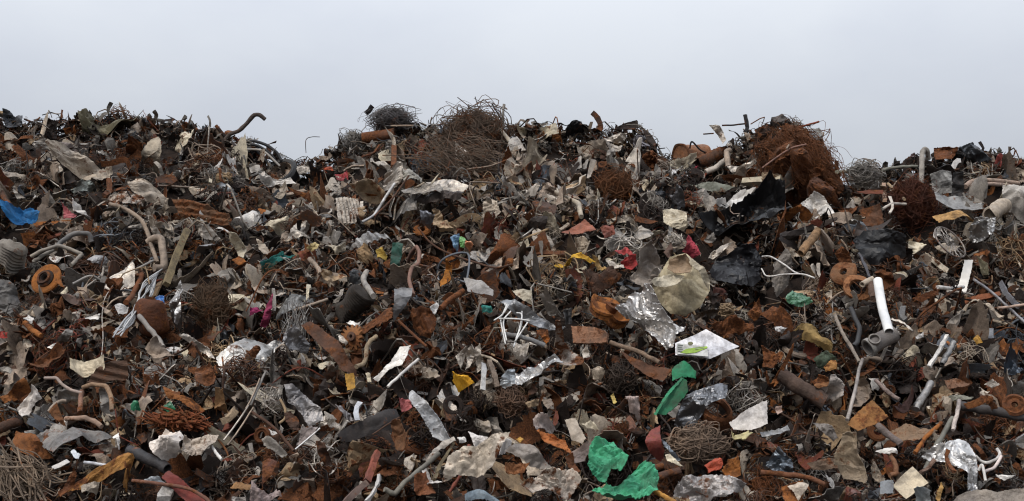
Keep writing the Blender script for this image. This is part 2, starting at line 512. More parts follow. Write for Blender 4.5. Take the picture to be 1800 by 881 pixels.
def B(tile, s, w, name, short, color, mat='r', rust=.6, off=.2, th=.03, prof='bar', n=10, bend=.02, cat=None, roll=None):
    """a straight bar, board or channel between two points; w is its width in photograph pixels"""
    r = rng(nseed()); pts = pxs(tile, s)
    P = along(pts, off, n)
    if bend: P = P + (np.sin(np.linspace(0, math.pi, len(P))) * bend)[:, None] * r.normal(0, 1, 3)
    ww = w * np.linalg.norm(P.mean(0) - EYE) / FPX
    c = P.mean(0); P = P - c
    a, b = ww / 2, max(th, .004) / 2
    pr = {'bar': [(-b, -a), (b, -a), (b, a), (-b, a)],
          'angle': [(-a, -a), (a, -a), (a, -a + 2 * b), (-a + 2 * b, -a + 2 * b), (-a + 2 * b, a), (-a, a)],
          'channel': [(-a * .6, -a), (a * .6, -a), (a * .6, -a + 2 * b), (-a * .6 + 2 * b, -a + 2 * b), (-a * .6 + 2 * b, a - 2 * b), (a * .6, a - 2 * b), (a * .6, a), (-a * .6, a)]}[prof]
    t, U, W = frames(P)
    # turn the broad side towards the viewer
    d = unit(-(c - EYE)); f = math.atan2(d @ W[0], d @ U[0]) + (r.uniform(-.5, .5) if roll is None else roll)
    pr = np.array(pr) @ np.array([[math.cos(f), math.sin(f)], [-math.sin(f), math.cos(f)]])
    V, T = extrude_profile(pr, P)
    V = V + r.normal(0, 1, V.shape) * min(.004, b * .3)
    o = add_obj(name, mesh_from(name, V, T, 30), mat, C_(color), rust, c)
    return hero(o, name, short, pts, cat)
def strands(n, r, rx, ry, rz, rad, seg=22, curl=1.0, flow=None, spread=1.0, sides=3):
    ms = []
    for i in range(n):
        u = unit(r.normal(0, 1, 3)) * r.random() ** .4 * spread
        lim = r.uniform(.65, 1.0) if r.random() < .8 else r.uniform(1.0, 1.4)
        p = u * (rx, ry, rz)
        if flow is not None:
            f = unit(unit(flow) + r.normal(0, .22, 3)) * (rx + rz) * r.uniform(.25, 1.0)
            q = [p - f * .5 + r.normal(0, .1, 3) * rx, p + r.normal(0, .12, 3) * rx * curl, p + f * .5 + r.normal(0, .14, 3) * rx]
        else:
            q = [p]
            v = unit(r.normal(0, 1, 3))
            for k in range(int(r.integers(4, 8))):
                v = unit(v + r.normal(0, .6, 3) * curl)
                nx = q[-1] + v * (rx + rz) * .32
                e = np.sqrt(((nx / (rx, ry, rz)) ** 2).sum())
                if e > lim:
                    v = unit(v - unit(nx) * 1.3); nx = nx / e * lim * r.uniform(.88, 1.06)
                q.append(nx)
        ms.append(tube(spline(np.array(q), seg), rad * r.choice([.6, .8, 1.0, 1.5]), sides, caps=False))
    return join(*ms)
def W(tile, cx, cy, rx, ry, name, short, color, n=120, rad=.006, mat='r', rust=.3, off=.1, depth=None, curl=1.0, flow=None, seg=22, cat=None):
    r = rng(nseed()); (px, py), = pxs(tile, f'{cx},{cy}'); k = TILE[tile][2]
    base = hit(px, py); d = unit(ray(px, py)); c = base - d * off
    sc = np.linalg.norm(c - EYE) / FPX * k
    V, T = strands(n, r, rx * sc, (depth or min(rx, ry)) * sc, ry * sc, rad, seg, curl, flow)
    o = add_obj(name, mesh_from(name, V, T), mat, C_(color), rust, c)
    e_ = [(px + rx * k * .78 * math.cos(t), py + ry * k * .78 * math.sin(t)) for t in np.linspace(0, 2 * math.pi, 15)[:-1]]
    return hero(o, name, short, e_, cat, solid=rx * k > 25)
def M(tile, cx, cy, geo, name, short, color, axis, mat='r', rust=.4, off=.2, parts=(), squash=None, cat=None, seed=0, dent=.0, poly_r=18, sharp=35):
    """a turned part (disc, drum, wheel) with its axis given in world space, and child parts"""
    r = rng(nseed()); (px, py), = pxs(tile, f'{cx},{cy}')
    c = hit(px, py) - unit(ray(px, py)) * off
    q = Vector(unit(axis)).to_track_quat('Z', 'Y')
    root = None
    for i, (nm, g, cl, mt, ru) in enumerate([(name, geo, color, mat, rust)] + list(parts)):
        V, T = g
        if dent:
            V = V + dent * np.stack([vnoise(V[:, 0] * 5, V[:, 1] * 5 + V[:, 2] * 4, k) - .5 for k in range(3)], 1)
        o = add_obj(nm, mesh_from(nm, V, T, sharp), mt, C_(cl), ru, c if i == 0 else (0, 0, 0), root)
        if i == 0:
            root = o
            o.rotation_mode = 'QUATERNION'; o.rotation_quaternion = q
    return hero(root, name, short, [(px - poly_r, py - poly_r), (px + poly_r, py - poly_r), (px + poly_r, py + poly_r), (px - poly_r, py + poly_r)], cat, solid=True)
# ------------------------------------------------------------------ the setting: yard ground and the body of the heap
def earth_mat(name, c0, c1, scale, bump):
    m = bpy.data.materials.new(name); m.use_nodes = True
    nt = m.node_tree; bs = nt.nodes['Principled BSDF']
    tc = nt.nodes.new('ShaderNodeTexCoord'); n = nt.nodes.new('ShaderNodeTexNoise'); n.inputs['Scale'].default_value = scale; n.inputs['Detail'].default_value = 9; n.inputs['Roughness'].default_value = .7
    nt.links.new(tc.outputs['Object'], n.inputs['Vector'])
    cr = nt.nodes.new('ShaderNodeValToRGB'); cr.color_ramp.elements[0].position = .35; cr.color_ramp.elements[1].position = .68
    cr.color_ramp.elements[0].color = (*c0, 1); cr.color_ramp.elements[1].color = (*c1, 1)
    nt.links.new(n.outputs['Fac'], cr.inputs['Fac']); nt.links.new(cr.outputs[0], bs.inputs['Base Color'])
    b = nt.nodes.new('ShaderNodeBump'); b.inputs['Strength'].default_value = bump; b.inputs['Distance'].default_value = .05
    nt.links.new(n.outputs['Fac'], b.inputs['Height']); nt.links.new(b.outputs[0], bs.inputs['Normal'])
    bs.inputs['Roughness'].default_value = .95; bs.inputs['Specular IOR Level'].default_value = .15
    return m
MAT['ground'] = earth_mat('yard_dirt', (.06, .05, .042), (.15, .13, .11), 1.3, .6)
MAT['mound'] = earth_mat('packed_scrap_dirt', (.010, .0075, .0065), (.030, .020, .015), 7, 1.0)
V = np.array([(-1500, -300, -.25), (1500, -300, -.25), (1500, 2500, -.25), (-1500, 2500, -.25)], float)
g = add_obj('ground', mesh_from('ground', V, np.array([(0, 1, 2), (0, 2, 3)]), smooth=False), 'ground', (.1, .09, .08), 0)
g['kind'] = 'structure'; g['label'] = 'dirt yard ground under and around the scrap heap'
def pits(x, y):
    a = vnoise(x * 1.5, y * 1.8, 4); b = vnoise(x * 3.1 + 3, y * 3.6, 5)
    s = (y - TOE) / (crest_depth(x) - TOE)
    k = np.clip((1.0 - s) * 7, .12, 1) * np.clip((s - .0) * 5 + 1, .2, 1)
    return (-.24 + .85 * (a - .60) + .4 * (b - .55) + .55 * (vnoise(x * .75 + 4, y * 1.0, 6) - .55)) * k
nx, ny = 330, 210
gx, gy = np.meshgrid(np.linspace(-14, 14, nx), np.linspace(9.0, 26.0, ny))
Z = heap(gx, gy) + np.clip(pits(gx, gy) - .06, -.85, -.05)
V = np.stack([gx.ravel(), gy.ravel(), np.maximum(Z, -.6).ravel()], 1)
ii, jj = np.meshgrid(np.arange(nx - 1), np.arange(ny - 1)); q = (jj * nx + ii).ravel()
T = np.vstack([np.stack([q, q + 1, q + nx + 1], 1), np.stack([q, q + nx + 1, q + nx], 1)])
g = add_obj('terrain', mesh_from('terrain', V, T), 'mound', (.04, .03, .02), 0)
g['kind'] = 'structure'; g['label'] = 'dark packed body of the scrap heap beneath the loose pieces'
# ------------------------------------------------------------------ the pieces one can tell apart, from the crest down
CS, PL, FI, RA, BP, RO, ST, PK, WT, CA, CP, CB, TP = ('crumpled_sheet', 'steel_plate', 'plastic_film', 'rag', 'bent_pipe', 'steel_rod', 'metal_strip', 'plank',
    'wire_tangle', 'cable', 'corrugated_panel', 'channel_bar', 'torn_panel')
# --- row A, far left: the crest
S('A1', '470,140 530,100 600,112 740,120 830,165 860,205 760,232 640,244 560,232 500,192', CS, 'dull olive crumpled sheet on the crest', 'olive', rust=.15, tilt=30, cr=1.2, fine=1.6, step=18)
S('A1', '20,80 60,86 90,122 140,118 140,182 60,196 36,186 20,140', CS, 'blue-grey torn block at the crest end', 'slate', rust=.1, tilt=10, cr=1.2)
S('A1', '282,118 318,142 350,150 352,262 312,262 296,190', PL, 'dark upright plate with a pointed corner', 'dark', rust=.3, tilt=5, cr=.7)
S('A1', '400,200 440,188 492,196 500,240 450,252 408,248', CS, 'small bright orange rusted scrap', 'orange', 'r', rust=.5, cr=1.5)
S('A1', '755,280 800,200 832,150 868,188 850,240 800,288 770,310', CS, 'grey half-rolled sheet leaning on the crest', 'taupe', 'm', rust=.1, tilt=8, bowl=-.8, cr=.4)
S('A1', '318,304 380,284 440,292 480,340 440,372 400,392 345,375', CS, 'rounded grey panel with a pinkish rim', (.19, .16, .15), rust=.15, tilt=20, bowl=-.5, cr=.5)
S('A1', '370,405 400,360 432,345 520,372 600,390 672,402 660,450 640,500 618,545 560,512 470,482 385,442', CS, 'wide crinkled off-white sheet', 'beige', rust=.22, tilt=28, cr=1.3, fine=1.8, step=22)
S('A1', '958,235 985,262 1000,330 990,420 962,492 900,502 846,470 860,420 885,340 925,262', CS, 'tall ribbed stone-coloured shard', (.33, .28, .21), rust=.08, tilt=8, yaw=-15, cr=.4, wr=1.2, bowl=-.4, step=20)
S('A1', '820,285 885,300 892,372 862,410 838,432 765,385 790,330', CS, 'ragged orange-brown folds beside the tall shard', 'rust', 'r', rust=.7, cr=1.6)
S('A1', '1085,260 1130,205 1222,222 1224,286 1180,330 1142,360 1100,430 1042,432 1036,400 1058,350', CS, 'pale bent sheet with a brown inner fold', 'cream', rust=.3, tilt=15, cr=1.1, fine=1.5, step=18)
R('F', '392,250 404,236 420,230 434,217 446,203 456,202 466,210', 3.5, BP, 'hooked pipe standing against the sky', (.10, .08, .07), 'r', rust=.3, sides=12, hollow=.7, off=.1, wob=.05)
R('A1', '1192,178 1240,228', 3, RO, 'short dark stub on the left crest', 'dark', 'r', off=.1)
R('A1', '1338,178 1392,246', 3, RO, 'thin dark stake below the hooked pipe', 'dark', 'r', off=.1)
B('A1', '1288,118 1306,152 1302,190', 3.5, ST, 'little twisted strip poking at the sky', 'grey', 'm', rust=.2, th=.01, off=.1)
for i, (pth, nm, rd) in enumerate((('F|425,252 445,248 470,256 488,270 495,283', 'outermost black hose arching off the crest', 2.6), ('F|420,258 444,254 464,262 480,276 486,290', 'second black hose under the outer arch', 2.3),
        ('F|418,266 438,262 456,270 470,286', 'innermost black hose of the arch', 2.3), ('F|405,250 430,262 462,266 492,292', 'slack grey hose crossing the arch', 2))):
    t, p_ = pth.split('|'); R(t, p_, rd, CA, nm, 'black' if i < 3 else 'grey', 'k', rust=0, off=.12 + .04 * i)
S('A1', '790,530 850,498 950,528 1000,568 1002,630 950,652 900,650 862,632 826,600 806,566', CS, 'round knot of pale crumpled sheet', 'beige', rust=.2, tilt=22, cr=1.4, fine=2, bowl=-.6, step=20)
S('A1', '438,545 510,515 560,548 600,582 604,612 545,612 480,582', CS, 'grey-green folded sheet', (.17, .19, .18), 'm', rust=.05, tilt=20, cr=1.2)
B('A1', '676,510 646,612', 8, PK, 'short rust-brown board stub', 'rust', 'w', rust=.5, th=.05)
S('A1', '662,650 705,600 772,580 830,610 884,640 880,682 800,672', CS, 'white and orange crushed wrapper', 'pale', 'p', rust=.55, cr=1.6, fine=1.6)
S('A1', '8,712 70,688 132,678 202,686 250,722 232,756 198,772 150,762 100,798 40,768 18,750', 'tarpaulin', 'bright blue crumpled tarpaulin', (.03, .145, .34), 'c', rust=0, tilt=35, cr=1.1, wr=.7, off=.28, step=20, cat='tarpaulin')
S('A1', '374,640 400,662 440,700 482,742 470,790 412,792 386,722', RA, 'dusky pink rag', (.36, .11, .12), 'c', rust=0, cr=1.3, wr=.8, off=.24)
S('A1', '440,664 500,652 532,690 562,738 520,742 478,742 452,706', RA, 'white rag beside the dusky pink one', 'white', 'c', rust=0, cr=1.3, off=.25)
S('A1', '1300,508 1362,516 1432,562 1492,636 1442,642 1400,612 1322,560', ST, 'curved grey gutter length', (.22, .24, .26), 'm', rust=.08, tilt=20, bowl=-.7, cr=.3, fine=.5)
S('A1', '1068,640 1160,648 1270,668 1422,730 1402,782 1300,770 1200,752 1118,742', CP, 'brown ribbed panel lying in long flutes', (.17, .09, .05), 'r', rust=.5, tilt=38, cr=.4, corr=70, corr_dir=1.35, step=26, off=.25)
S('A1', '900,785 985,772 1072,772 1092,832 1064,880 1000,876 932,862', CS, 'pale squashed tin', 'beige', 'p', rust=.25, tilt=25, cr=1.3, off=.22)
S('A1', '790,790 830,776 880,800 884,830 820,828', CS, 'small pale tin flap', 'pale', 'p', rust=.15, tilt=25, cr=1.3, off=.22)
W('A1', 1390, 512, 44, 32, 'foam_lump', 'yellowish knobbly foam lump', 'tan', n=60, rad=.02, mat='c', rust=0, seg=10, cat='foam lump')
S('A1', '960,505 1002,488 1082,490 1102,520 1062,540 968,530', PL, 'brown eight-cornered plate', 'brown', 'r', rust=.5, tilt=40, cr=.2)
R('F', '193,358 212,364 228,372 250,388 259,408 266,432 277,462', 3.4, BP, 'long dusty branch-like pipe running downhill', 'taupe', 'r', rust=.1, off=.3)
R('A1', '8,592 60,680 80,700', 4, BP, 'stubby brown pipe above the blue tarpaulin', 'brown', 'r', rust=.5)
S('A1', '0,455 60,470 140,470 190,500 150,520 60,500 0,490', CS, 'dusty flat sheet at the left edge', 'beige', rust=.2, tilt=40)
S('A1', '200,300 270,250 330,300 310,350 230,340', CS, 'smoky grey buckled sheet under the dark plate', 'grey', 'm', rust=.1)
R('A1', '150,140 300,200', 1.6, RO, 'thin rod slanting off the crest end', 'dark', 'r')
# --- row A, centre left
S('A2', '630,592 680,558 722,530 790,546 842,600 838,640 800,652 700,640 662,604', TP, 'tan folded hood-shaped panel', (.26, .19, .12), 'p', rust=.3, tilt=20, cr=.9, fine=.5, off=.3)
S('A2', '268,602 338,562 442,540 472,546 400,572 332,592 292,622', ST, 'orange-brown torn strip under the tyre', 'orange', 'r', rust=.6, cr=1)
S('A2', '38,492 84,496 130,510 240,520 272,562 230,548 180,540 102,552', CS, 'white flattened sheet hanging over an edge', 'white', rust=.1, tilt=32, cr=.9, off=.25)
S('A2', '840,462 880,446 922,440 950,520 910,552 880,552 846,510', CS, 'grey crumpled lump left of the flat stack', 'pale', 'm', rust=.1, cr=1.4, fine=1.6, off=.25)
S('A2', '930,470 990,440 1062,470 1042,540 1000,532 950,520', CS, 'folded grey sheet above the flat stack', (.30, .29, .26), 'p', rust=.1, cr=1.2, off=.28)
for i, s in enumerate(('930,560 1040,548 1150,560 1350,580 1310,600 1080,602 950,590', '950,590 1080,604 1330,602 1310,642 1080,642 1000,622', '1080,520 1200,508 1352,552 1340,580 1180,560')):
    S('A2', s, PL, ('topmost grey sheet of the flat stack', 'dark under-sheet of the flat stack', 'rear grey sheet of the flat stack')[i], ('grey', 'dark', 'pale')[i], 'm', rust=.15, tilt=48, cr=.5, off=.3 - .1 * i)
S('A2', '540,620 612,616 682,622 680,700 640,792 590,794 542,790', 'grille', 'pale pitted grille panel', 'pale', 'p', rust=.25, tilt=12, cr=.5, fine=2, step=22, off=.25, corr=130, corr_dir=.1)
R('A2', '690,778 770,730 832,630 894,540', 2.6, BP, 'silvery pipe with a bend', 'silver', 'm', rust=.05, off=.35, hollow=.7)
R('A2', '770,742 880,630 982,490', 1.7, RO, 'slim brown rod crossing the silvery pipe', 'brown', 'r', off=.4)
S('A2', '1120,812 1150,730 1132,690 1180,690 1210,752 1250,790 1302,792 1250,820 1200,838', CS, 'star-shaped tan scrap', 'tan', 'p', rust=.25, tilt=15, cr=1.4, off=.25)
S('A2', '1440,642 1480,622 1522,640 1552,720 1502,782 1430,802 1450,720', CS, 'pale torn sheet under the wire trails', 'beige', rust=.15, tilt=10, cr=1.3, off=.25)
S('A2', '80,772 160,756 244,762 222,812 200,852 140,812', CS, 'cream three-cornered sheet', 'cream', 'p', rust=.2, tilt=25, cr=.9, off=.25)
S('A2', '246,870 262,810 312,760 382,742 372,800 348,850 300,876', CS, 'grey-white draped shell', 'pale', 'm', rust=.08, tilt=12, bowl=-.8, wr=.7, cr=.7, off=.27)
S('A2', '1180,700 1130,740 1050,700 1060,770 1110,800', PL, 'blue-grey plate behind the star-shaped scrap', (.2, .21, .24), 'm', rust=.1)
S('A2', '520,472 602,468 608,528 540,532', CS, 'little crimson panel', (.26, .03, .035), 'p', rust=.2, cr=.8, off=.22)
S('A2', '450,440 500,432 512,462 470,472', CS, 'small vermilion flap', (.50, .09, .03), 'p', rust=.1, off=.22)
S('A2', '280,430 330,390 380,410 375,480 310,500', CS, 'whitish clod beside the tyre', 'pale', 'p', rust=.2, cr=1.5, fine=1.8)
S('A2', '430,360 470,335 510,370 490,420 440,410', CS, 'dark bent bracket at the dip', 'taupe', 'r', rust=.3, cr=1.4)
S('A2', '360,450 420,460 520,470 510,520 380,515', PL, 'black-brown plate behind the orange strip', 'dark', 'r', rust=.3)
S('A2', '0,560 90,570 130,620 60,640 0,640', CS, 'beige dented cylinder skin', 'taupe', 'p', rust=.2, bowl=-.8)
S('A2', '150,580 220,540 240,600 190,640 150,630', CS, 'tawny cupped sheet', 'beige', 'p', rust=.2, bowl=.8)
W('F', 688, 210, 50, 20, WT, 'grey nest of fine wire on the crest', (.16, .15, .15), n=345, rad=0.0040, mat='m', rust=.2, off=.1, depth=24)
W('F', 621, 250, 26, 21, WT, 'pale frizz of wire at the nest’s left foot'.replace('’', "'"), 'grey', n=165, rad=0.0032, mat='m', rust=.1, off=.15, depth=20)
W('F', 832, 248, 66, 60, WT, 'great dome of brown wire on the crest', (.13, .095, .072), n=640, rad=0.0054, mat='r', rust=.35, off=.45, depth=50, curl=.9, seg=26)
W('F', 812, 282, 84, 36, WT, 'brown wire trailing below the great dome', (.13, .095, .07), n=230, rad=0.0054, mat='r', rust=.3, off=.5, depth=26, flow=(.85, -.45, -.45))
R('A2', '718,108 757,60', 4.5, RO, 'short black stub on the wire nest', 'black', 'r', rust=.1, off=.0)
B('A2', '1570,48 1570,190', 4.2, CB, 'square post standing on the crest', 'grey', 'm', rust=.2, th=.03, off=0.62)
R('A2', '1497,45 1530,100 1568,170', 1.2, RO, 'thin bent rod beside the square post', 'dark', 'r', off=0.62)
R('A2', '1124,128 1118,168 1160,176 1208,162', 1.3, 'wire_loop', 'wire hook between the nest and the dome', 'grey', 'm', off=0.55)
B('A2', '1174,175 1176,225', 3.6, CB, 'stubby dark post between nest and dome', 'slate', 'r', rust=.1, th=.03, off=0.6)
R('A2', '1392,0 1415,80 1425,130', .7, 'wire_loop', 'lone wire above the dome', 'dark', 'r', off=.1)
R('A2', '345,350 345,270 380,250 430,250', .6, 'wire_loop', 'thin wire arch over the dip', 'dark', 'r', off=.1)
B('A2', '850,215 892,310', 6, PK, 'weathered pale board stub under the nest', 'beige', 'w', rust=0, th=.03, off=.3)
B('A2', '890,315 888,440', 9, CB, 'upright rusty box section', 'rust', 'r', rust=.7, th=.08, off=.25)
R('A2', '800,300 760,350 690,372', 1.6, RO, 'brown rod curving under the nest', 'rust', 'r', off=0.5)
R('A2', '580,460 640,430 705,430', 2.4, BP, 'pale pipe left of the box section', 'taupe', 'm', off=.28)
R('A2', '870,182 1010,180', 1.6, RO, 'level pole through the wire nest', 'taupe', 'r', off=.4)
R('A2', '1340,450 1480,430 1620,380', 1.2, RO, 'pale rod in front of the great dome', 'taupe', 'r', off=.75)
B('A2', '690,650 715,710', 6, ST, 'small white slat beside the grille', 'pale', 'p', rust=.1, th=.02, off=.35)
S('A2', '660,670 700,650 720,730 680,760', CS, 'mustard scrap on the grille edge', 'tan', 'p', rust=.4, off=.3)
S('A2', '670,480 820,470 830,500 700,520', CS, 'rusted shaggy strip above the tan hood', 'rust', 'r', rust=.8, cr=1.5)
# --- row A, centre right
R('F', '878,226 897,250 912,272 926,293 946,315 962,332 993,346 1016,357 1022,381', 3.9, BP, 'long pale pipe winding down from the crest', (.36, .31, .24), 'p', rust=.12, off=.42, wob=.14, n=44)
S('A3', '378,862 402,830 440,800 520,746 556,782 592,830 560,852 480,862', PL, 'smooth brick-red sheet', (.24, .085, .05), 'p', rust=.25, tilt=25, cr=.5, fine=.4, off=.36)
S('A3', '90,196 200,190 322,194 332,272 290,262 230,282 160,262 120,232', CS, 'whitish crinkled sheet along the crest', 'cream', rust=.25, tilt=15, cr=1.3, fine=2, step=20)
S('A3', '318,205 368,196 372,262 345,300 322,280', CS, 'rusty end flap of the whitish crest sheet', 'orange', 'r', rust=.6, cr=1.2)
S('A3', '398,192 420,160 452,148 500,160 542,180 552,250 480,252 410,252', CS, 'blackish tattered clump on the crest', 'black', 'k', rust=.15, tilt=5, cr=1.6, fine=1.6)
B('A3', '568,98 592,120 612,170 612,210', 9, 'log_stub', 'barky stump end pointing up', 'brown', 'w', rust=.4, th=.07, off=.1, cat='log')
S('A3', '700,200 760,165 850,142 852,200 800,206 750,204', PL, 'dark peaked plate on the crest', 'dark', 'r', rust=.2, tilt=20, cr=.6)
S('A3', '612,256 690,240 782,236 770,270 752,292 700,282 650,276', CS, 'light grey fluted panel below the peaked plate', 'pale', 'm', rust=.08, tilt=25, cr=.9, off=.28)
S('A3', '636,282 690,290 752,308 742,342 700,332 666,312', CS, 'light grey tongue of sheet', 'pale', 'p', rust=.08, tilt=25, cr=.7, off=.3)
S('A3', '460,320 560,270 620,290 660,350 560,400 470,380', CS, 'mottled cream crumple in the middle of the crest', 'beige', rust=.3, cr=1.5, fine=2, off=.2, step=20)
S('A3', '800,270 850,230 910,260 930,320 870,330 800,340', CS, 'violet-grey buckled panel', (.2, .19, .21), 'm', rust=.1, cr=1.3, off=.2)
S('A3', '860,180 900,200 960,280 985,350 930,320 900,260', CS, 'dark curled edge sheet at the dip', 'dark', 'r', rust=.35, cr=1.1)
S('A3', '878,382 900,345 932,328 982,360 992,400 980,442 932,462 900,430', CS, 'lumpy bright rust clod above the dip', 'orange', 'r', rust=.9, tilt=5, cr=2.0, fine=2, bowl=-.7, off=.3, step=20)
S('A3', '1000,402 1060,396 1200,388 1212,410 1130,442 1050,428', CS, 'cream dished sheet under the drum', 'cream', 'p', rust=.2, tilt=35, cr=.7, off=.2)
S('A3', '1010,440 1062,426 1130,434 1100,470 1062,504 1030,480', CS, 'glinting small foil under the cream dish', 'silver', 's', rust=.05, cr=1.2, off=0.42)
R('A3', '1172,322 1178,290 1190,282 1240,332 1290,348 1325,325', 1.5, RO, 'dark rod looping beside the drum', 'black', 'r', off=.1)
R('A3', '1372,178 1440,176 1512,168', 1.4, RO, 'level rod between the white strip and black post', 'dark', 'r', off=.05)
R('A3', '1256,232 1320,228', 1.2, RO, 'short level rod sticking out left', 'dark', 'r', off=.05)
B('A3', '1516,112 1526,190 1512,225', 6, CB, 'black post topping the right mound', 'black', 'p', rust=.2, th=.05, off=.05)
S('A3', '1306,182 1340,176 1362,182 1376,230 1398,262 1390,300 1352,262', ST, 'white bent strip beside the black post', 'pale', 'p', rust=.15, tilt=8, cr=.8, off=.15)
S('A3', '1505,220 1540,225 1580,330 1580,390 1545,320', ST, 'taupe slab hanging below the black post', 'taupe', 'r', rust=.15, tilt=12, cr=.5, off=.2)
S('A3', '1176,470 1200,455 1234,450 1226,520 1204,532 1180,520', RA, 'crimson rag below the drum', (.38, .05, .07), 'c', rust=0, cr=1.4, wr=1, off=.3)
R('A3', '1232,412 1300,375 1372,342', 10, BP, 'thick brown tube beside the drum', 'brown', 'r', rust=.45, off=.25, hollow=.85, sides=16)
R('A3', '1270,470 1340,440 1400,385 1410,340', 5, BP, 'bone-white bent pipe', 'pale', 'p', rust=.08, off=.32)
R('A3', '1420,330 1400,345 1410,440', 5, BP, 'grey upright pipe length', 'taupe', 'p', rust=.1, off=.33)
W('F', 1079, 329, 38, 33, WT, 'rust-coloured ball of fine mesh wire', (.17, .075, .035), n=450, rad=0.0036, mat='r', rust=.5, off=.25, depth=22)
S('A3', '1228,682 1270,662 1330,640 1400,620 1482,594 1562,620 1500,652 1440,682 1350,650 1262,702', FI, 'bright white plastic sheet draped above the black film', 'white', 'f', rust=0, tilt=40, cr=1.0, wr=.8, off=.45, step=20)
S('F', '1224,376 1260,364 1288,356 1312,346 1346,330 1372,336 1386,370 1376,400 1350,412 1316,402 1284,404 1250,396', FI, 'big crumpled black film', (.008, .008, .009), 'b2', rust=0, tilt=32, cr=1.2, wr=1.0, fine=1.6, off=.38, step=24)
S('A3', '1000,692 1040,676 1082,682 1152,722 1162,800 1130,832 1060,812 1010,782', CS, 'cream crumpled carton', 'cream', 'p', rust=.25, tilt=15, cr=1.1, fine=1.5, bowl=-.5, off=.36)
S('A3', '1404,440 1500,414 1590,398 1592,420 1520,440 1430,474', ST, 'pale trim strip over the cream beam', 'pale', 'm', rust=.05, tilt=25, cr=.5, off=.3)
B('F', '1306,320 1375,314', 10, 'foam_beam', 'cream foam beam', 'cream', 'c', rust=.05, th=.1, off=.32, cat='foam beam')
S('A3', '160,330 220,330 282,390 270,410 200,412 160,380', RA, 'fluffy pale wadding caught on the pale pipe', (.35, .31, .25), 'c', rust=0, cr=1.5, fine=2, off=.52)
S('A3', '100,560 160,550 242,600 215,632 150,600', CS, 'pale scrap below the long pipe head', 'pale', 'p', rust=.1, cr=1.2, off=.25)
S('A3', '1045,600 1100,565 1140,600 1120,640 1060,650', CS, 'dark grey dented head', (.15, .15, .16), 'm', rust=.1, cr=1.3, fine=1.6, off=.3)
B('A3', '970,548 1060,535 1140,490', 6, CB, 'dark curving bar', 'dark', 'r', rust=.3, th=.04, off=0.5)
S('A3', '1170,545 1330,535 1450,555 1380,580 1210,570', PL, 'greenish grey shelf plate', (.17, .18, .15), 'p', rust=.15, tilt=46, cr=.4, off=.25)
S('A3', '830,740 900,755 975,775 930,790 830,770', PK, 'short rust-red board', 'rust', 'w', rust=.5, tilt=30, cr=.3, off=.25)
S('A3', '620,800 700,790 710,850 640,880', CS, 'dull brick scrap right of the smooth sheet', 'redbrown', 'p', rust=.4, off=.25)
B('A3', '365,830 425,790', 5, PK, 'pale stick beside the brick-red sheet', 'beige', 'w', rust=0, th=.04, off=.4)
# --- row A, right
W('F', 1388, 282, 62, 66, WT, 'tall rusty mound of fine wire', (.13, .06, .032), n=330, rad=0.0042, mat='r', rust=.55, off=.2, depth=46, curl=.9)
W('F', 1425, 290, 52, 40, WT, 'orange wire combed down the mound', (.17, .07, .034), n=300, rad=0.0032, mat='r', rust=.45, off=.46, depth=18, flow=(.55, -.3, -.9), curl=1.6)
S('F', '1322,262 1345,228 1372,206 1396,214 1424,240 1444,262 1452,286 1470,304 1478,322 1462,340 1430,346 1396,350 1362,340 1340,318 1326,292', TP, 'big crumpled rusty sheet mass of the right mound', (.13, .058, .03), 'r', rust=.55, tilt=22, cr=1.7, fine=2, wr=1.6, bowl=-.5, off=.38, step=42)
S('A4', '20,260 90,235 170,262 230,330 200,400 110,420 40,380', CS, 'dark rust skin on the left flank of the rusty mound', (.10, .045, .025), 'r', rust=.6, tilt=12, cr=1.8, fine=2, off=.66, step=24)
S('A4', '200,400 280,350 350,400 420,462 360,470 300,500 240,520 190,470', CS, 'orange-brown torn skin on the right flank of the rusty mound', (.17, .07, .035), 'r', rust=.7, tilt=22, cr=1.8, fine=2, off=.64, step=24)
S('A4', '200,540 300,500 440,560 470,640 380,660 260,640', CS, 'dim red-brown skirt sheet at the foot of the rusty mound', (.085, .04, .026), 'r', rust=.5, tilt=25, cr=1.8, fine=2, off=.5, step=24)
S('A4', '-40,200 20,165 60,200 30,300 -30,330', CS, 'charred ragged sheet on the left shoulder of the rusty mound', (.055, .035, .028), 'r', rust=.4, tilt=8, cr=1.8, fine=1.6, off=.5, step=20)
S('A4', '296,196 340,186 372,222 392,280 404,332 372,372 340,330 312,300', RA, 'shredded grey cloth on the rusty mound', (.30, .31, .31), 'c', rust=0, tilt=5, cr=1.4, wr=1, fine=2, off=.3, step=20)
R('A4', '172,205 250,185 352,154', 1.7, RO, 'thin rod pointing right off the rusty mound', 'redbrown', 'r', off=.2)
R('A4', '0,442 100,370 180,320 272,296', 1.6, RO, 'pinkish rod lying across the rusty mound', (.25, .15, .12), 'r', rust=.2, off=1.0)
R('A4', '150,322 185,270 220,218', 1.4, RO, 'thin crossing rod on the rusty mound', 'taupe', 'r', rust=.2, off=1.3)
S('A4', '38,172 70,130 120,104 150,130 172,162 150,190 80,192', CS, 'grey-brown rag of sheet capping the rusty mound', (.13, .115, .105), 'r', rust=.2, tilt=5, cr=1.5, fine=1.6, off=.25)

